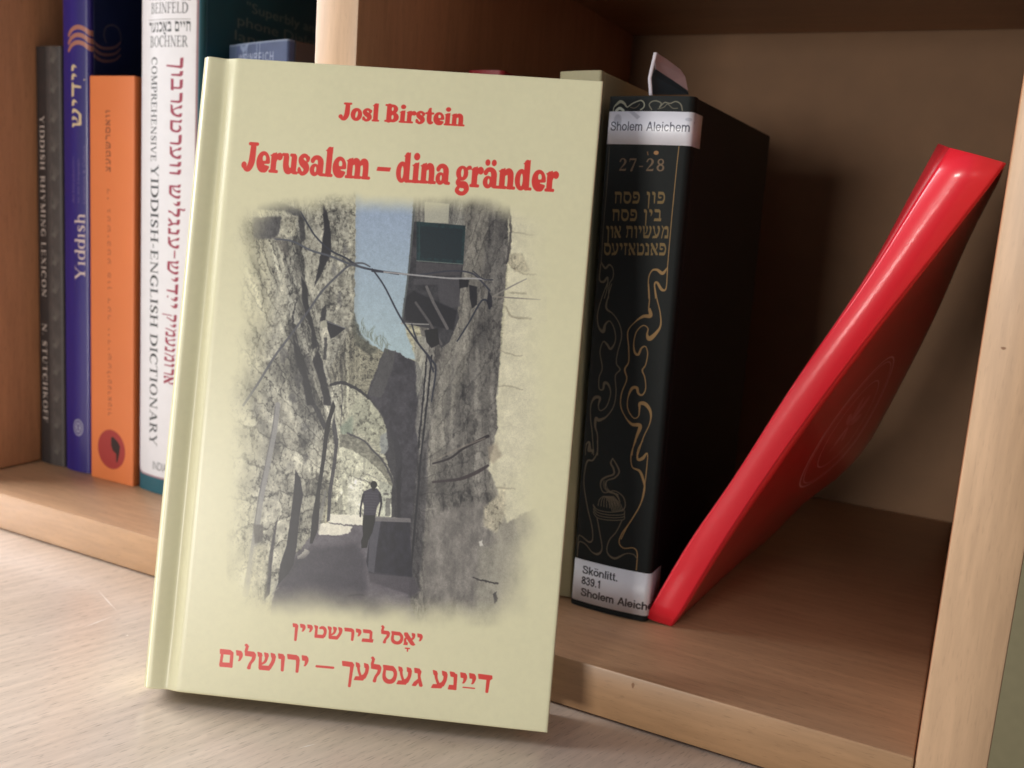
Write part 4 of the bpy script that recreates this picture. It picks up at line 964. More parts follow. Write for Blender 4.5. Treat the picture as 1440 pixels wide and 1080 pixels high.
def wall_noise(side, ct, cs, octs, seed, lo, hi, con=2.0, gain=.6):
    dx = np.maximum((512-XX) if side < 0 else (XX-540), 3.0); t = (YY-695)/dx; q = np.log(dx)
    n = fbm(900, 800, ct*90, cs*120, octs, seed, gain)
    v = bilin(n, np.clip(q, 0, 6.6)*120, (np.clip(t, -4.9, 4.9)+5)*90)
    return lo+(hi-lo)*np.clip((v-.5)*con+.5, 0, 1)
def courses(side, ht, wd, seed, dark=.35, var=.12):
    dx = np.maximum((512-XX) if side < 0 else (XX-540), 3.0); t = (YY-695)/dx+(fbm(qh, qw, 30, 26, 3, seed)-.5)*.16; q = np.log(dx)+(fbm(qh, qw, 26, 22, 3, seed+1)-.5)*.14
    rr = np.floor(t/ht); rg_ = np.random.default_rng(seed); ro = rg_.random(400); rv = rg_.random((400, 80))
    ri = (rr.astype(int)+200) % 400; qq = q/wd+ro[ri]; ci = np.floor(qq).astype(int) % 80
    ft = np.abs((t/ht-rr)-.5); fq = np.abs((qq-np.floor(qq))-.5)
    j = np.clip((np.maximum(ft-.44, 0)/.06+np.maximum(fq-.455, 0)/.045), 0, 1)
    return (1+var*(rv[ri, ci]-.5)*2)*(1-dark*j)
pt = pits(4.5, 3, 51, .62); pt2 = pits(2.4, 2, 52, .62)
stone = wall_noise(-1, .32, .30, 6, 1, .74, 1.18, 2.4)*wall_noise(-1, .10, .05, 4, 2, .86, 1.12)*courses(-1, .30, .30, 5)*(1-.30*pt)*(1-.22*pt2)
fine = nz(9, 7, 5, 2, .80, 1.14)*nz(2, 1.8, 2, 32, .90, 1.10)*(1-.3*pits(4, 3, 53, .60))
streak = wall_noise(1, .9, .06, 5, 3, .91, 1.08, 2.2)*wall_noise(1, .3, .25, 5, 4, .90, 1.09, 2.2)*courses(1, .42, .30, 9, .16, .06)*nz(2, 1.6, 2, 34, .94, 1.06)*(1-.14*pits(9, 3, 54, .61))
# base: far left and right sunlit masonry
pic[:] = np.array((.80,.785,.67), np.float32)*(.35+.65*stone)[..., None]
# sky
sky = poly_cov(qh, qw, Q([(494,262),(592,262),(590,300),(584,350),(566,444),(572,470),(586,505),(540,500),(500,470),(494,380)]), 2*QS)
g_ = np.clip((YY-275)/220, 0, 1)[..., None]
skyc = np.array((.58,.66,.79), np.float32)*(1-g_)+np.array((.66,.76,.81), np.float32)*g_
sl, c = sky; pic[sl] = pic[sl]*(1-c[..., None])+skyc[sl]*c[..., None]
# left wall
pl([(318,262),(500,262),(500,330),(498,440),(503,480),(486,560),(470,640),(455,740),(392,840),(300,880)], (.75,.745,.665), 1.2, 1, stone)
pl([(400,262),(500,262),(500,480),(470,560),(440,640),(420,560),(404,420)], (.54,.54,.51), 16, .35, stone)
pl([(430,262),(500,262),(500,330),(497,440),(502,478),(466,500),(445,440),(440,400),(452,340)], (.66,.655,.59), 1.5, .95, nz(9,5,4,5,.80,1.18)*fine)
pl([(395,310),(428,290),(428,340),(432,430),(440,520),(452,600),(425,640),(408,560),(405,430)], (.55,.55,.51), 4, .7, stone)
# sunlit rubble with deep pits
for k, (x_, y_, w_, h_, dark) in enumerate([(372,470,5,4,.3),(386,474,4,3,.3),(398,500,6,10,.35),(420,535,5,9,.3),(432,512,4,12,.25),(412,560,6,7,.3),(440,560,4,9,.25),(397,590,4,8,.3),(428,600,5,6,.35),(360,575,7,9,.45),(366,600,6,8,.4),(383,620,4,7,.4),(388,700,5,4,.35),(408,655,5,8,.4),(360,752,6,9,.25),(430,645,4,7,.35),(447,330,3,12,.4),(470,380,3,10,.4),(478,420,3,12,.4),(485,350,3,8,.45)]):
    pl([(x_+w_*math.cos(a)*(1+.35*math.sin(3*a+k)), y_+h_*math.sin(a)*(1+.3*math.cos(2*a+k))) for a in np.linspace(0,6.1,12)], (dark+.08,)*3, 2.8, .6)
# big blocks on the left margin: joints
for p in ([(330,505,.6),(350,508,.8),(372,503,.6)], [(330,440,.8),(352,447,.9),(380,450,.7)], [(335,630,.7),(356,632,.8),(365,636,.7)], [(322,718,.7),(345,720,.8),(360,719,.6)], [(322,790,.9),(342,786,1.2),(352,778,.9)], [(340,662,.6),(362,667,.7)], [(345,390,.7),(370,402,.9),(392,396,.6)]):
    sk(p, (.52,.50,.44), 1.7, .6)
# sunny patches
for p, a in (([(382,320),(404,300),(420,302),(416,330),(400,338)], .7), ([(386,410),(402,385),(404,440),(392,500),(372,506),(360,500)], .55), ([(428,330),(448,300),(455,330),(448,400),(440,420),(430,400)], .5), ([(452,470),(462,455),(465,500),(455,520)], .6), ([(392,560),(420,590),(418,640),(396,620)], .45), ([(366,495),(384,488),(386,505),(368,510)], .7)):
    pl(p, (.86,.85,.76), 4, a, fine)
pl([(330,560),(384,545),(420,600),(424,690),(400,770),(362,840),(330,850)], (.80,.79,.71), 20, .5, stone)
pl([(330,300),(372,300),(384,400),(372,520),(330,560)], (.80,.785,.69), 18, .5, stone)
# dark clefts on the left wall
D1 = (.20,.20,.22)
pl(z44([(482,60),(505,110),(520,200),(525,300),(505,350),(470,420),(440,480),(455,400),(478,280),(488,180)]), D1, 1.8, .85)
pl(z44([(360,80),(392,160),(392,240),(370,260),(362,180)]), (.3,.3,.3), 2.2, .8)
pl(z44([(375,430),(402,480),(410,580),(440,700),(455,780),(430,800),(425,700),(395,620),(378,540)]), D1, 1.6, .8)
pl(z44([(330,740),(365,800),(405,930),(440,1080),(400,1080),(380,940),(345,850)]), D1, 1.6, .75)
pl(z44([(455,800),(480,860),(500,960),(530,1080),(490,1080),(468,960),(430,860)]), D1, 1.6, .75)
pl(z44([(475,590),(500,570),(495,650),(465,660)]), D1, 1.5, .8); pl(z44([(485,740),(505,740),(500,850),(485,850)]), D1, 1.5, .7)
sk(z44([(352,540,.8),(330,640,1.0),(338,700,.9),(360,780,.9),(410,920,.9)]), (.24,.24,.25), .9, .9)
sk(z44([(380,450,.8),(400,540,1),(420,640,1.0),(450,740,.9),(462,800,.8)]), (.22,.22,.23), .9, .9)
sk(z44([(440,0,.6),(400,100,.7),(385,160,.6)]), (.45,.45,.42), 1, .8)
# window box on the left edge
pl(z44([(150,40),(260,50),(360,85),(370,130),(290,100),(150,85)]), (.33,.34,.36), 3, .85)
pl(z44([(130,125),(272,122),(268,200),(240,235),(130,240)]), (.36,.36,.37), 3.5, .85)
pl(z44([(270,118),(350,130),(350,215),(300,232),(265,225)]), (.72,.71,.62), 2, .9, fine)
pl(z44([(235,225),(300,240),(310,330),(270,300)]), (.45,.43,.4), 2.5, .6)
# arch wall across the alley
pl(z44([(620,700),(720,770),(770,795),(864,850),(864,1080),(700,1030),(620,985),(525,965),(515,900)]), (.64,.63,.55), 1.5, 1, stone)
pl([(541,490),(556,494),(566,500),(586,508),(596,520),(596,760),(560,760),(556,650),(553,622),(545,600),(532,575),(515,556)], (.315,.31,.335), 1.3, 1, nz(9,7,4,8,.86,1.14))
pl([(541,490),(556,494),(552,520),(535,560),(518,556),(530,522)], (.38,.38,.38), 2, .8)
for k in range(26):       # weeds on the wall top
    rg2 = random.Random(k); x_ = 498+k*1.9; y_ = 466+max(0,(k-6))*1.5
    sk([(x_, y_+3, .5), (x_+rg2.uniform(-3,3), y_-rg2.uniform(3,9), .5), (x_+rg2.uniform(-6,6), y_-rg2.uniform(6,20), .3)], (.42,.45,.38), .8, .6)
pl([(498,440),(508,470),(530,492),(520,500),(500,486),(494,460)], (.40,.41,.36), 3, .75, fine)
# opening under the outer arch
arch = [(466,541),(478,538),(490,541),(505,549),(520,561),(532,576),(541,592),(548,612),(553,636),(556,668),(558,730),(505,736),(462,736),(463,640)]
pl(arch, (.80,.80,.72), 1.2, 1, stone)
pl([(480,600),(500,560),(520,562),(540,592),(548,620),(540,640),(510,610)], (.70,.71,.63), 3, .9, fine)
pl([(478,600),(496,585),(496,610),(480,615)], (.50,.56,.50), 4, .8)      # greenery
pl(z99([(610,240),(645,210),(660,330),(640,360),(605,350)]), (.52,.55,.58), 2, .7)
sk([(466,541,1.8),(478,538,2.0),(490,541,2.0),(505,549,1.8),(520,561,1.3)], (.24,.24,.25), 1.0, .9)
sk([(520,561,1.2),(532,576,1.2),(541,592,1.2),(548,612,1.2),(553,640,1.2)], (.30,.30,.31), 1.2, .7)
# inner arch: band of stone then the bright street beyond
band_o = z99([(345,235),(420,222),(500,268),(560,330),(620,400),(665,480),(695,560),(700,610)])
band_i = z99([(672,600),(655,540),(620,480),(570,430),(520,385),(450,340),(370,310),(345,310)])
pl(z99([(345,235),(420,222),(500,268),(560,330),(620,400),(665,480),(695,560),(700,760),(480,760),(345,760)]), (.88,.885,.80), 1.2, 1, fine)
pl(band_o+band_i, (.52,.52,.47), 1.3, 1, nz(4,5,4,12,.8,1.2))
sk(z99([(400,222,1),(500,268,1),(560,330,1.1),(620,395,1.2),(665,475,1.3),(697,560,1.6)]), (.33,.33,.34), 1, .8)
pl(z99([(400,500),(500,500),(490,760),(400,760)]), (.92,.925,.86), 3, .85, fine)
pl(z99([(340,640),(365,600),(375,740),(350,745)]), (.5,.5,.46), 2, .7); pl(z99([(360,530),(385,520),(385,600),(365,610)]), (.58,.58,.53), 2, .6)
sk(z99([(440,500,.6),(520,525,.7),(600,560,.6)]), (.42,.42,.40), .8, .8); sk(z99([(480,460,.5),(560,500,.6),(640,545,.6)]), (.48,.48,.46), .8, .7)
pl(z99([(500,375),(515,380),(512,470),(495,465)]), (.6,.6,.55), 1.2, .6); pl(z99([(605,520),(680,560),(678,740),(610,750)]), (.80,.82,.76), 1.5, .8, fine)
pl(z99([(640,630),(672,630),(668,745),(642,745)]), (.45,.45,.44), 1, .8); pl(z99([(630,600),(660,596),(660,612),(632,616)]), (.36,.36,.36), 1, .8)
pl(z99([(680,560),(740,380),(735,760),(675,755)]), (.23,.23,.25), 1.3, .85)
pl(z99([(640,160),(690,200),(740,330),(735,420),(700,540),(640,380),(628,360),(655,320)]), (.29,.29,.31), 1.8, .9)
# ground
pl([(468,733),(512,738),(560,736),(584,760),(590,880),(378,884),(384,838),(398,800),(440,752)], (.445,.43,.465), 1.2, 1, nz(10,22,4,14,.92,1.08))
pl(z99([(270,735),(490,740),(495,805),(400,800),(270,785)]), (.95,.945,.89), 1.2, .95); sk(z99([(280,790,.7),(400,803,.9),(495,808,.7)]), (.42,.41,.42), .8, .9)
pl(z99([(215,800),(260,790),(430,812),(410,850),(360,868),(215,862)]), (.95,.94,.88), 1.2, .95)
pl(z66([(330,755),(365,715),(395,730),(360,765),(330,765)]), (.78,.77,.72), 1, .9); pl(z66([(205,935),(240,895),(248,900),(215,935)]), (.72,.71,.68), 1.2, .8)
pl([(384,838),(398,800),(440,770),(500,765),(512,780),(515,840),(560,860),(560,884),(378,884)], (.31,.30,.335), 10, .7)
# right building in shade
pl([(582,262),(735,262),(728,300),(717,330),(711,390),(704,470),(700,560),(698,640),(712,690),(730,760),(760,884),(590,884),(578,850),(578,760),(588,640),(594,560),(600,500),(584,440),(566,440),(575,380)], (.495,.485,.465), 1.8, 1, streak*nz(70, 22, 3, 61, .86, 1.12)*(1-.2*pits(14, 5, 62, .63, 7)))
pl([(640,300),(690,290),(672,420),(655,520),(628,620),(606,700),(600,640),(618,520),(636,420)], (.575,.565,.53), 6, .6, streak)
pl([(690,300),(718,300),(708,400),(690,430),(680,380)], (.43,.425,.415), 6, .6, streak)
pl([(588,620),(604,560),(600,700),(588,840),(574,840),(578,720)], (.34,.335,.345), 3.5, .7, streak)
pl([(596,480),(612,480),(604,600),(590,640),(584,600)], (.58,.575,.55), 2.5, .7, streak)
pl([(582,470),(600,475),(596,530),(586,560)], (.60,.60,.57), 2, .8, streak)
for p in ([(607,500,1),(600,570,1.1),(592,640,1.1),(585,720,1.3),(578,800,1.2)], [(600,500,.8),(595,560,.9),(588,630,.9)]):
    sk(p, (.20,.20,.22), .9, .85)
for p in ([(655,330,3),(650,380,3),(640,430,2)], [(680,470,2.5),(678,490,3)], [(668,520,2),(660,560,2)], [(640,500,1.5),(632,560,1.5),(628,620,1.2)]):
    sk(p, (.40,.395,.39), 6, .5)
# lower right: block joints and plaster
pl([(608,720),(680,705),(716,760),(722,870),(600,870),(596,780)], (.545,.53,.515), 10, .8, nz(20,10,4,18,.86,1.12))
pl([(675,770),(730,760),(740,870),(668,872)], (.62,.61,.56), 12, .7, nz(20,12,4,28,.9,1.08))
pl([(690,640),(728,570),(775,640),(775,884),(700,884),(695,760)], (.66,.645,.59), 18, .8, nz(20,12,4,18,.92,1.06))
sk(z77([(490,850,1),(540,868,1.3),(605,880,1.3)]), (.3,.29,.28), 1, .8); pl(z77([(585,930),(600,915),(606,960),(594,975)]), (.34,.33,.33), 1.5, .8)
pl(z77([(515,680),(530,672),(537,700),(522,706)]), (.85,.84,.82), 1, .9)
# sunlit edge on the right
pl([(717,285),(780,285),(780,700),(712,735),(700,690),(686,660),(700,600),(698,560),(706,480),(712,400),(716,350),(714,320)], (.86,.845,.745), 2.4, 1, nz(16,18,4,25,.94,1.04))
pl(z77([(540,520),(600,470),(640,400),(640,560),(600,640),(540,610)]), (.80,.77,.67), 4.5, .7, fine)
pl(z77([(560,230),(600,210),(625,270),(590,310),(565,300)]), (.62,.57,.50), 4.5, .6)
for p in (z55([(635,310,1),(640,370,1.3),(700,410,1.2),(770,415,.8)]), z55([(615,580,1.5),(650,630,1.7),(740,640,1.3)]), z55([(580,800,.8),(640,820,.9),(700,830,.7)]), z55([(575,980,.8),(640,985,.8),(700,1000,.7)]), z55([(650,200,1),(700,210,1),(760,220,.7)]), z55([(640,510,.9),(720,515,1)]), z77([(600,425,.8),(690,430,.9)])):
    sk(p, (.56,.53,.45), 1.8, .65)
pl(z55([(640,310),(700,310),(740,400),(660,405),(635,350)]), (.70,.67,.58), 3, .7, fine)
sk([(716,292,1.6),(718,330,1.8),(713,370,1.6)], (.32,.31,.31), 1.6, .8)
# rough natural edges: everything painted so far is pushed about by noise, then mottled
w1 = fbm(qh, qw, 9*QS, 7*QS, 3, 91)-.5; w2 = fbm(qh, qw, 9*QS, 7*QS, 3, 92)-.5; w3 = fbm(qh, qw, 3*QS, 2.4*QS, 2, 93)-.5; w4 = fbm(qh, qw, 3*QS, 2.4*QS, 2, 94)-.5
GX, GY = np.meshgrid(np.arange(qw)+.5, np.arange(qh)+.5)
pic[:] = bilin(pic, GX+(w1*3+w3*2)*QS, GY+(w2*3+w4*2)*QS)
lm = poly_cov(qh, qw, Q([(380,262),(494,262),(496,470),(480,560),(462,640),(452,740),(392,830),(352,860),(356,700),(372,560),(382,420)]), 14*QS)
full = np.zeros((qh, qw), np.float32); full[lm[0]] = lm[1]
rough = (fbm(qh, qw, 16*QS, 7*QS, 6, 95, .68)-.5)*2; rough2 = (fbm(qh, qw, 5*QS, 4*QS, 4, 96, .7)-.5)*2
pic *= (1-full*.06+full*(np.clip(rough*1.5, -.5, .42)*.16+rough2*.16))[..., None]
pic *= (1+(1-full)*rough2*.07)[..., None]
gr = pic.mean(axis=2, keepdims=True); pic[:] = gr*(.25*full[..., None])+pic*(1-.25*full[..., None])
# dark piers on the left of the path
pl(z66([(322,340),(345,380),(358,460),(340,560),(328,700),(312,790),(290,830),(240,885),(250,790),(280,700),(300,560),(315,440)]), (.205,.20,.235), 1.3, .95)
pl(z66([(240,560),(225,660),(210,800),(200,930),(172,960),(182,830),(205,700),(225,600)]), (.30,.295,.31), 1.6, .85)
pl(z66([(463,130),(485,60),(500,10),(512,40),(492,100),(478,180),(462,300),(440,440),(430,620),(402,690),(390,690),(402,560),(425,430),(445,300)]), (.17,.17,.195), 1.0, .97)
pl(z66([(370,0),(402,0),(440,60),(470,130),(455,150),(420,70),(390,20)]), (.27,.27,.28), 1.3, .9)
pl(z66([(505,80),(520,160),(526,210),(512,330),(495,440),(485,580),(470,590),(478,440),(500,300),(508,220),(495,130)]), (.30,.30,.32), 1.0, .9)
sk([(480,538,.7),(481,560,.7),(479,600,.6)], (.34,.34,.34), .8, .8)
pl(z66([(440,520),(460,440),(470,440),(450,560),(432,640),(425,640)]), (.5,.5,.5), 1.2, .6)
# pipe
sk(z66([(238,30,3.6),(222,160,3.6),(190,320,3.7),(160,470,3.8),(140,600,4),(115,760,4.4),(85,930,4.6)]), (.55,.55,.56), 1.2, .9); sk(z66([(226,40,.8),(210,160,.8),(178,320,.8),(148,470,.8),(128,600,.9)]), (.36,.36,.38), 1.2, .6)
pl(z66([(120,600),(170,600),(165,680),(130,690)]), (.36,.35,.34), 2.5, .8)
pl(z66([(125,700),(200,690),(185,900),(150,1000),(90,1000)]), (.74,.73,.65), 3, .7, fine)
sk([(466,541,1.6),(478,538,1.9),(490,541,1.9),(505,549,1.7),(520,561,1.3)], (.26,.26,.27), 1.0, .9)
sk([(520,561,1.2),(532,576,1.2),(541,592,1.2),(548,612,1.2),(553,640,1.2)], (.32,.32,.33), 1.2, .7)
sk(z99([(400,222,1),(500,268,1),(560,330,1.1),(620,395,1.2),(665,475,1.3),(697,560,1.6)]), (.35,.35,.36), 1, .8)
for p in ([(607,500,1),(600,570,1.1),(592,640,1.1),(585,720,1.3),(578,800,1.2)], [(600,500,.8),(595,560,.9),(588,630,.9)]):
    sk(p, (.22,.22,.24), .9, .85)
pl(z44([(375,430),(402,480),(410,580),(440,700),(455,780),(430,800),(425,700),(395,620),(378,540)]), D1, 2.2, .6)
pl(z44([(330,740),(365,800),(405,930),(440,1080),(400,1080),(380,940),(345,850)]), D1, 2.2, .6)
pl(z44([(455,800),(480,860),(500,960),(530,1080),(490,1080),(468,960),(430,860)]), D1, 2.2, .6)
pl(z44([(482,60),(505,110),(520,200),(525,300),(505,350),(470,420),(440,480),(455,400),(478,280),(488,180)]), D1, 2, .6)
# beams
sk(z77([(300,310,1.2),(380,285,1.4),(450,235,1.6),(560,180,2.2)]), (.27,.24,.24), .9, .9, smooth=True)
sk(z77([(300,300,1),(420,240,1.2),(545,190,1.2)]), (.58,.55,.51), 1, .6)
sk(z77([(300,398,1.6),(380,390,1.8),(440,380,2.2),(510,350,2.6),(560,320,1.6)]), (.33,.29,.29), 1.3, .85)
# timber oriel with green panel
pl(z55([(150,40),(410,50),(405,170),(150,170)]), (.52,.52,.50), 2, .85, streak); pl(z55([(205,50),(330,60),(325,158),(205,155)]), (.70,.70,.64), 1.5, .9)
pl(z55([(150,150),(410,170),(400,370),(372,600),(380,640),(330,760),(290,790),(225,690),(90,665),(110,540),(130,300)]), (.30,.30,.31), 1.2, .95, nz(8,6,4,40,.85,1.15))
pl(z55([(165,355),(395,370),(385,420),(300,425),(160,415)]), (.38,.37,.38), 1.5, .8)
pl(z55([(150,440),(380,440),(385,580),(320,590),(280,560),(270,470),(150,470)]), (.375,.37,.385), 2, .8)
pl(z55([(100,540),(150,500),(280,560),(370,600),(350,700),(260,680),(110,650)]), (.20,.20,.22), 2.5, .8)
pl(z55([(165,150),(412,172),(400,365),(165,345)]), (.175,.31,.315), .9, 1, nz(5,5,3,41,.9,1.1)); pl(z55([(185,172),(398,190),(388,345),(185,330)]), (.15,.275,.285), 1, .9)
sk(z55([(165,348,.8),(395,365,.8)]), (.45,.50,.48), .8, .8); sk(z55([(178,155,.6),(178,345,.6)]), (.28,.38,.37), .8, .8)
sk(z55([(155,60,1.2),(140,240,1.3),(120,440,1.3),(92,650,1.2)]), (.40,.43,.43), 1, .9)
sk(z55([(215,480,2),(250,560,2.1),(320,690,2.1)]), (.47,.46,.46), .8, .9, smooth=False); sk(z55([(160,560,1.8),(230,660,1.8),(290,770,1.8)]), (.42,.41,.41), .8, .9, smooth=False)
sk(z55([(88,665,1.2),(160,668,.9),(225,670,.9)]), (.62,.62,.62), .8, .9); pl(z55([(205,700),(270,690),(280,770),(240,790),(215,760)]), (.16,.16,.17), 1.5, .9)
pl(z55([(380,440),(430,445),(425,480),(382,488)]), (.16,.16,.17), 1.2, .8); pl(z55([(430,470),(470,480),(470,570),(445,590),(435,540)]), (.19,.19,.2), 1.4, .85)
# parapet block
pl([(524,729),(531,728),(576,731),(577,760),(580,812),(519,807),(515,790),(520,750)], (.24,.24,.285), 1.2, 1, nz(10,6,4,50,.86,1.14))
pl([(524,729),(536,729),(530,770),(526,806),(517,803),(520,750)], (.40,.40,.44), 1.5, .85); pl([(528,726),(577,729),(578,735),(527,733)], (.50,.49,.50), .9, .9)
pl([(517,804),(582,812),(590,830),(580,838),(520,818)], (.36,.345,.375), 3, .8); sk([(490,838,1),(505,836,1.2),(512,838,.8)], (.28,.27,.29), 1.5, .7)
# walking person seen from behind
PD = (.15,.14,.17)
pl(z99([(500,735),(575,735),(572,780),(555,850),(530,900),(522,945),(488,950),(485,905),(497,870),(494,800)]), PD, .8, 1)
pl(z99([(500,590),(530,578),(548,570),(585,570),(608,600),(612,640),(585,690),(575,742),(500,740),(503,680),(490,640)]), (.32,.31,.36), .8, 1)
for k in range(8): sk(z99([(505-(k<4)*6,602+k*17,.55),(545,600+k*17,.6),(590-(k>3)*8,604+k*17,.55)]), (.42,.42,.45), .8, .38)
sk(z99([(500,610,1.7),(488,660,1.3),(480,710,1.1),(480,748,1.1)]), (.26,.25,.28), .8, 1); sk(z99([(604,612,1.8),(612,660,1.4),(604,710,1.1),(597,745,1.0)]), (.24,.23,.26), .8, 1)
sk(z99([(562,562,1.7),(564,578,1.9)]), (.20,.18,.20), .8, 1)
pl([(400/1+(565+21*math.cos(a))/4.5, 560+(548+24*math.sin(a))/4.5) for a in np.linspace(0,6.1,16)], (.13,.12,.14), .8, 1)
# lamp
pl(z44([(500,650),(598,690),(540,735),(522,742),(505,690)]), (.20,.21,.24), .9, 1); sk(z44([(500,655,.5),(596,690,.5)]), (.55,.56,.58), .7, .9); pl(z44([(470,655),(500,650),(508,680),(480,690)]), (.62,.62,.56), 1, .8)
# cables
CB = (.24,.26,.31)
sk(z44([(370,100,1),(410,170,1.1),(450,230,1.1),(520,295,1.2),(600,335,1.3),(660,375,1.4),(740,395,1.4),(864,415,1.4)]), CB, .8, .95)
sk(z44([(240,238,1),(330,250,1.3),(420,295,1.4),(520,325,1.5),(620,365,1.5),(700,385,1.3)]), (.36,.38,.42), .8, .95)
sk(z44([(720,378,1),(680,360,1.2),(620,370,1.4),(560,420,1.5),(480,500,1.5),(410,600,1.5),(330,710,1.5),(240,830,1.6),(160,960,1.6),(80,1080,1.6)]), (.36,.37,.40), .8, .9)
sk(z44([(335,270,.8),(290,400,.9),(220,600,.9),(150,820,.9),(80,1040,.8)]), (.58,.58,.53), .9, .7)
sk(z55([(-60,400,1.4),(60,410,1.3),(160,420,1.1),(330,400,1.1),(440,410,1.1),(500,460,1.2),(535,500,1.2)]), (.30,.31,.35), .8, .95)
sk(z55([(0,405,1.1),(200,425,1.2),(340,437,1.2),(460,438,1.1),(520,445,.9)]), (.64,.64,.66), .7, .9)
sk(z55([(-60,390,1),(0,475,1.1),(80,630,1.2),(160,750,1.2),(240,850,1.2),(262,900,1.2),(240,1060,1)]), CB, .8, .95)
sk(z55([(140,670,1),(170,760,1.1),(220,830,1.1),(250,910,1.1)]), CB, .8, .9)
sk(z55([(370,755,1),(430,660,1.1),(480,570,1.1),(505,545,1.2),(530,560,1.3),(535,590,1.3)]), CB, .8, .9); sk(z55([(450,400,.8),(500,440,.8),(550,445,.8)]), CB, .8, .8)
sk(z55([(550,530,1.1),(640,480,1),(720,440,.8)]), (.55,.54,.52), .8, .9); sk(z55([(560,530,1),(680,538,1),(790,545,.8)]), (.55,.53,.50), .8, .9)
pl(z55([(528,500),(545,530),(548,580),(530,592),(520,560)]), (.22,.22,.25), 1, .8)
# faded vignette border
def sstep(a, b_, x): t = np.clip((x-a)/(b_-a), 0, 1); return t*t*(3-2*t)
wv = (fbm(qh, qw, 60*QS, 60*QS, 4, 77)-.5)
lx = np.interp(YY[:,0], [262,320,420,520,640,760,880], [368,352,350,346,345,340,352])[:, None]
rx_ = np.interp(YY[:,0], [262,320,420,560,700,800,880], [752,760,766,762,752,740,735])[:, None]
top = np.interp(XX[0], [318,380,440,470,510,580,640,700,760], [305,285,278,272,276,280,279,284,300])[None, :]
bot = np.interp(XX[0], [318,370,430,500,600,700,760], [850,868,862,864,880,882,860])[None, :]
pic *= (1+((fbm(qh, qw, 1.6, 1.6, 2, 99)-.5)*.16))[..., None]
fade = sstep(0, 62, XX-lx+26+wv*34)*sstep(0, 62, rx_-XX+18+wv*34)*sstep(0, 36, YY-top+8+wv*22)*sstep(0, 52, bot-YY+8+wv*26)
# print tone
l0 = pic.mean(axis=2, keepdims=True); l1 = np.where(l0 < .6, (l0-.6)*1.42+.6, .6+(l0-.6)*.95); pic = l1+(pic-l0)*.9
lw_ = pic.mean(axis=2, keepdims=True); pic = np.clip(pic+(1-lw_)**3*np.array((-.012,-.014,.022), np.float32), 0.02, 1)
# into the cover
U, V = np.meshgrid((np.arange(cv.w)+.5)/cv.ppm, FH-(np.arange(cv.h)+.5)/cv.ppm)
px_, py_ = toPh(U, V); qx = (px_-QX)*QS; qy = (py_-QY)*QS
ok = (qx > 1) & (qx < qw-2) & (qy > 1) & (qy < qh-2)
al = np.where(ok, bilin(fade.astype(np.float32), qx, qy), 0)[..., None]; im_ = bilin(pic, qx, qy)
pap = np.array(CREAM, np.float32)
im_ = np.clip(im_*1.02, 0, 1)*np.array((1.0,.995,.97), np.float32)
cv.a = cv.a*(1-al)+im_*al
def fat(t_, pa, pb, h, tr=-.03):
    a_, b_ = toC([pa])[0], toC([pb])[0]
    for dx in (-.00006, .00006): text(cv, FAT, t_, (a_[0]+dx, a_[1]), (b_[0]+dx, b_[1]), h, INKR, track=tr)
fat('Josl', (475.5,168.3), (532.3,170.9), .0058, -.02); fat('Birstein', (539.8,170.9), (652,177.6), .0058, -.02)
fat('Jerusalem', (338.5,239.5), (519,252.5), .0096); fat('-', (525,253.8), (549.5,255.4), .0092)
fat('dina', (555.5,255.6), (631,259.8), .0096); fat('gränder', (639.5,261.5), (783,270.0), .0096)
def ht(s, pa, pb, h, tr=.0):
    for dx, dy in ((-.00013,-.00006),(.00013,-.00006),(-.00013,.00006),(.00013,.00006)):
        a_, b_ = toC([pa])[0], toC([pb])[0]; text(cv, HB, s, (a_[0]+dx, a_[1]+dy), (b_[0]+dx, b_[1]+dy), h, INKR, track=tr)
ht('ןייטשריב', (409.5,893.5), (525.5,903.5), .0039, .03); ht('לסאי', (534,903.5), (594.5,909), .0039, .03)
cv.stroke(toC([(570,911.5,1),(575.5,912,1)]), INKR); cv.stroke(toC([(573,912,.9),(572.8,915.5,1)]), INKR)
ht('םילשורי', (306,937), (434,947), .0056, .02); ht('–', (442,947), (470,949.5), .0056); ht('ךעלסעג', (478,954), (595,965.5), .0056, .02); ht('ענייד', (606,967), (692,974.5), .0056, .02)
cv.stroke(toC([(651,966.5,.9),(667,968,.9)]), INKR)
cv.mottle(.025, .0016, 11, 3); cv.mottle(.03, .03, 12, 2)
m_fc = printed("cream_cover_print", cv.image("cream_cover"), .42, .10, 1400, coat=.3, coat_rough=.27)
m_cr = simple("cream_cover_board", CREAM, .42, .15, 1500, var=.02, coat=.12)
FB = empty('front_book', tuple(FO))
FB.rotation_euler = Matrix(((ex[0], nn[0]*math.cos(LEAN), ez[0]), (ex[1], nn[1]*math.cos(LEAN), ez[1]), (0, -math.sin(LEAN), ez[2]))).to_euler()
tag(FB, 'cream hardcover book with red title and alley photograph leaning against the bookcase', 'book')
def hinge(u, v):
    """depth of the cover surface behind its plane"""
    k = min(1, min(v, FH-v)/.018); k = .55+.45*k
    pts = [(0,.0012),(.0006,.0003),(.0016,.0),(.0030,.0004),(.0048,.0012),(.0060,.0019),(.0067,.0021),(.0073,.0020),(.0081,.0016),(.0090,.0011),(.0099,.0006),(.0106,.0002),(.0114,0),(1,0)]
    d = float(np.interp(u, [p[0] for p in pts], [p[1] for p in pts]))
    if .0016 < u < .0114: d *= k
    e = min(v, FH-v, FW-u)
    if e < .0007: d += .0007-math.sqrt(max(0, .0007**2-(.0007-e)**2))
    return d
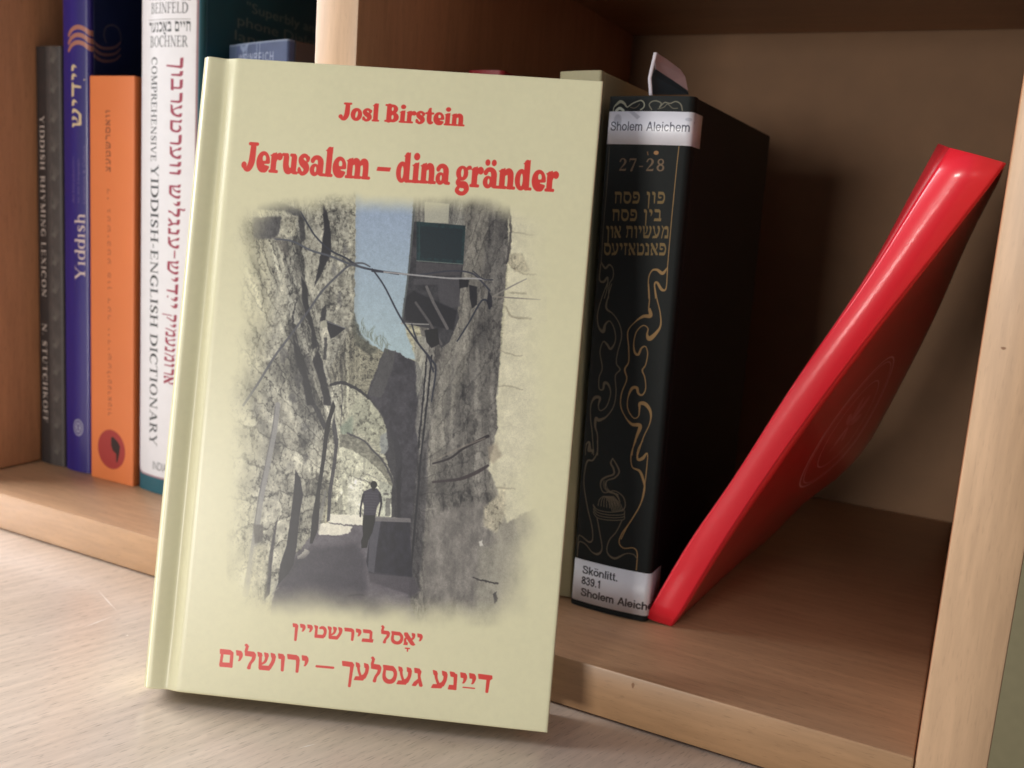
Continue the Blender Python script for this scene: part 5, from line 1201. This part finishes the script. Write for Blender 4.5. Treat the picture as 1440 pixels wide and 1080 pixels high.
us = [0,.0003,.0006,.0011,.0016,.0025,.0034,.0043,.0052,.0059,.0066,.007,.0074,.0078,.0082,.0087,.0092,.0097,.0102,.0107,.0114,.0125]+list(np.linspace(.015, FW-.0025, 24))+[FW-.0012,FW-.0007,FW-.0004,FW-.0002,FW]
vz = [0,.0002,.0004,.0007,.0012,.003,.006,.01,.014,.018]+list(np.linspace(.03, FH-.03, 12))+[FH-v for v in (.018,.014,.01,.006,.003,.0012,.0007,.0004,.0002,0)]
bm = bmesh.new(); uvl = bm.loops.layers.uv.new("UVMap"); BT = .0025
Fv = [[bm.verts.new((u, hinge(u, v), v)) for u in us] for v in vz]
Bv = [[bm.verts.new((u, BT+(hinge(u, .1)*.8 if .002 < u < .0101 else 0), v)) for u in us] for v in vz]
def fuv(vs_, mi=0):
    f = bm.faces.new(vs_); f.smooth = True; f.material_index = mi
    for l in f.loops: l[uvl].uv = (l.vert.co.x/FW, l.vert.co.z/FH)
nu, nv = len(us), len(vz)
for j in range(nv-1):
    for i in range(nu-1):
        fuv([Fv[j][i],Fv[j][i+1],Fv[j+1][i+1],Fv[j+1][i]]); fuv([Bv[j][i+1],Bv[j][i],Bv[j+1][i],Bv[j+1][i+1]], 1)
    fuv([Fv[j][0],Fv[j+1][0],Bv[j+1][0],Bv[j][0]], 1); fuv([Fv[j][-1],Bv[j][-1],Bv[j+1][-1],Fv[j+1][-1]], 1)
for i in range(nu-1):
    fuv([Fv[0][i+1],Fv[0][i],Bv[0][i],Bv[0][i+1]], 1); fuv([Fv[-1][i],Fv[-1][i+1],Bv[-1][i+1],Bv[-1][i]], 1)
fc = obj('front_cover', bm, [m_fc, m_cr], FB, True)
obj('back_cover', box_bm(.0, FW, THK-BT, THK, 0, FH, .0006, 2), m_cr, FB, True)
bm = box_bm(-.0007, .0012, .0011, THK-.0006, 0, FH, .0005, 2); obj('spine', bm, m_cr, FB, True)
obj('page_block', box_bm(.0030, FW-.004, BT+.0024, THK-BT-.0002, .004, FH-.004), m_pages, FB)
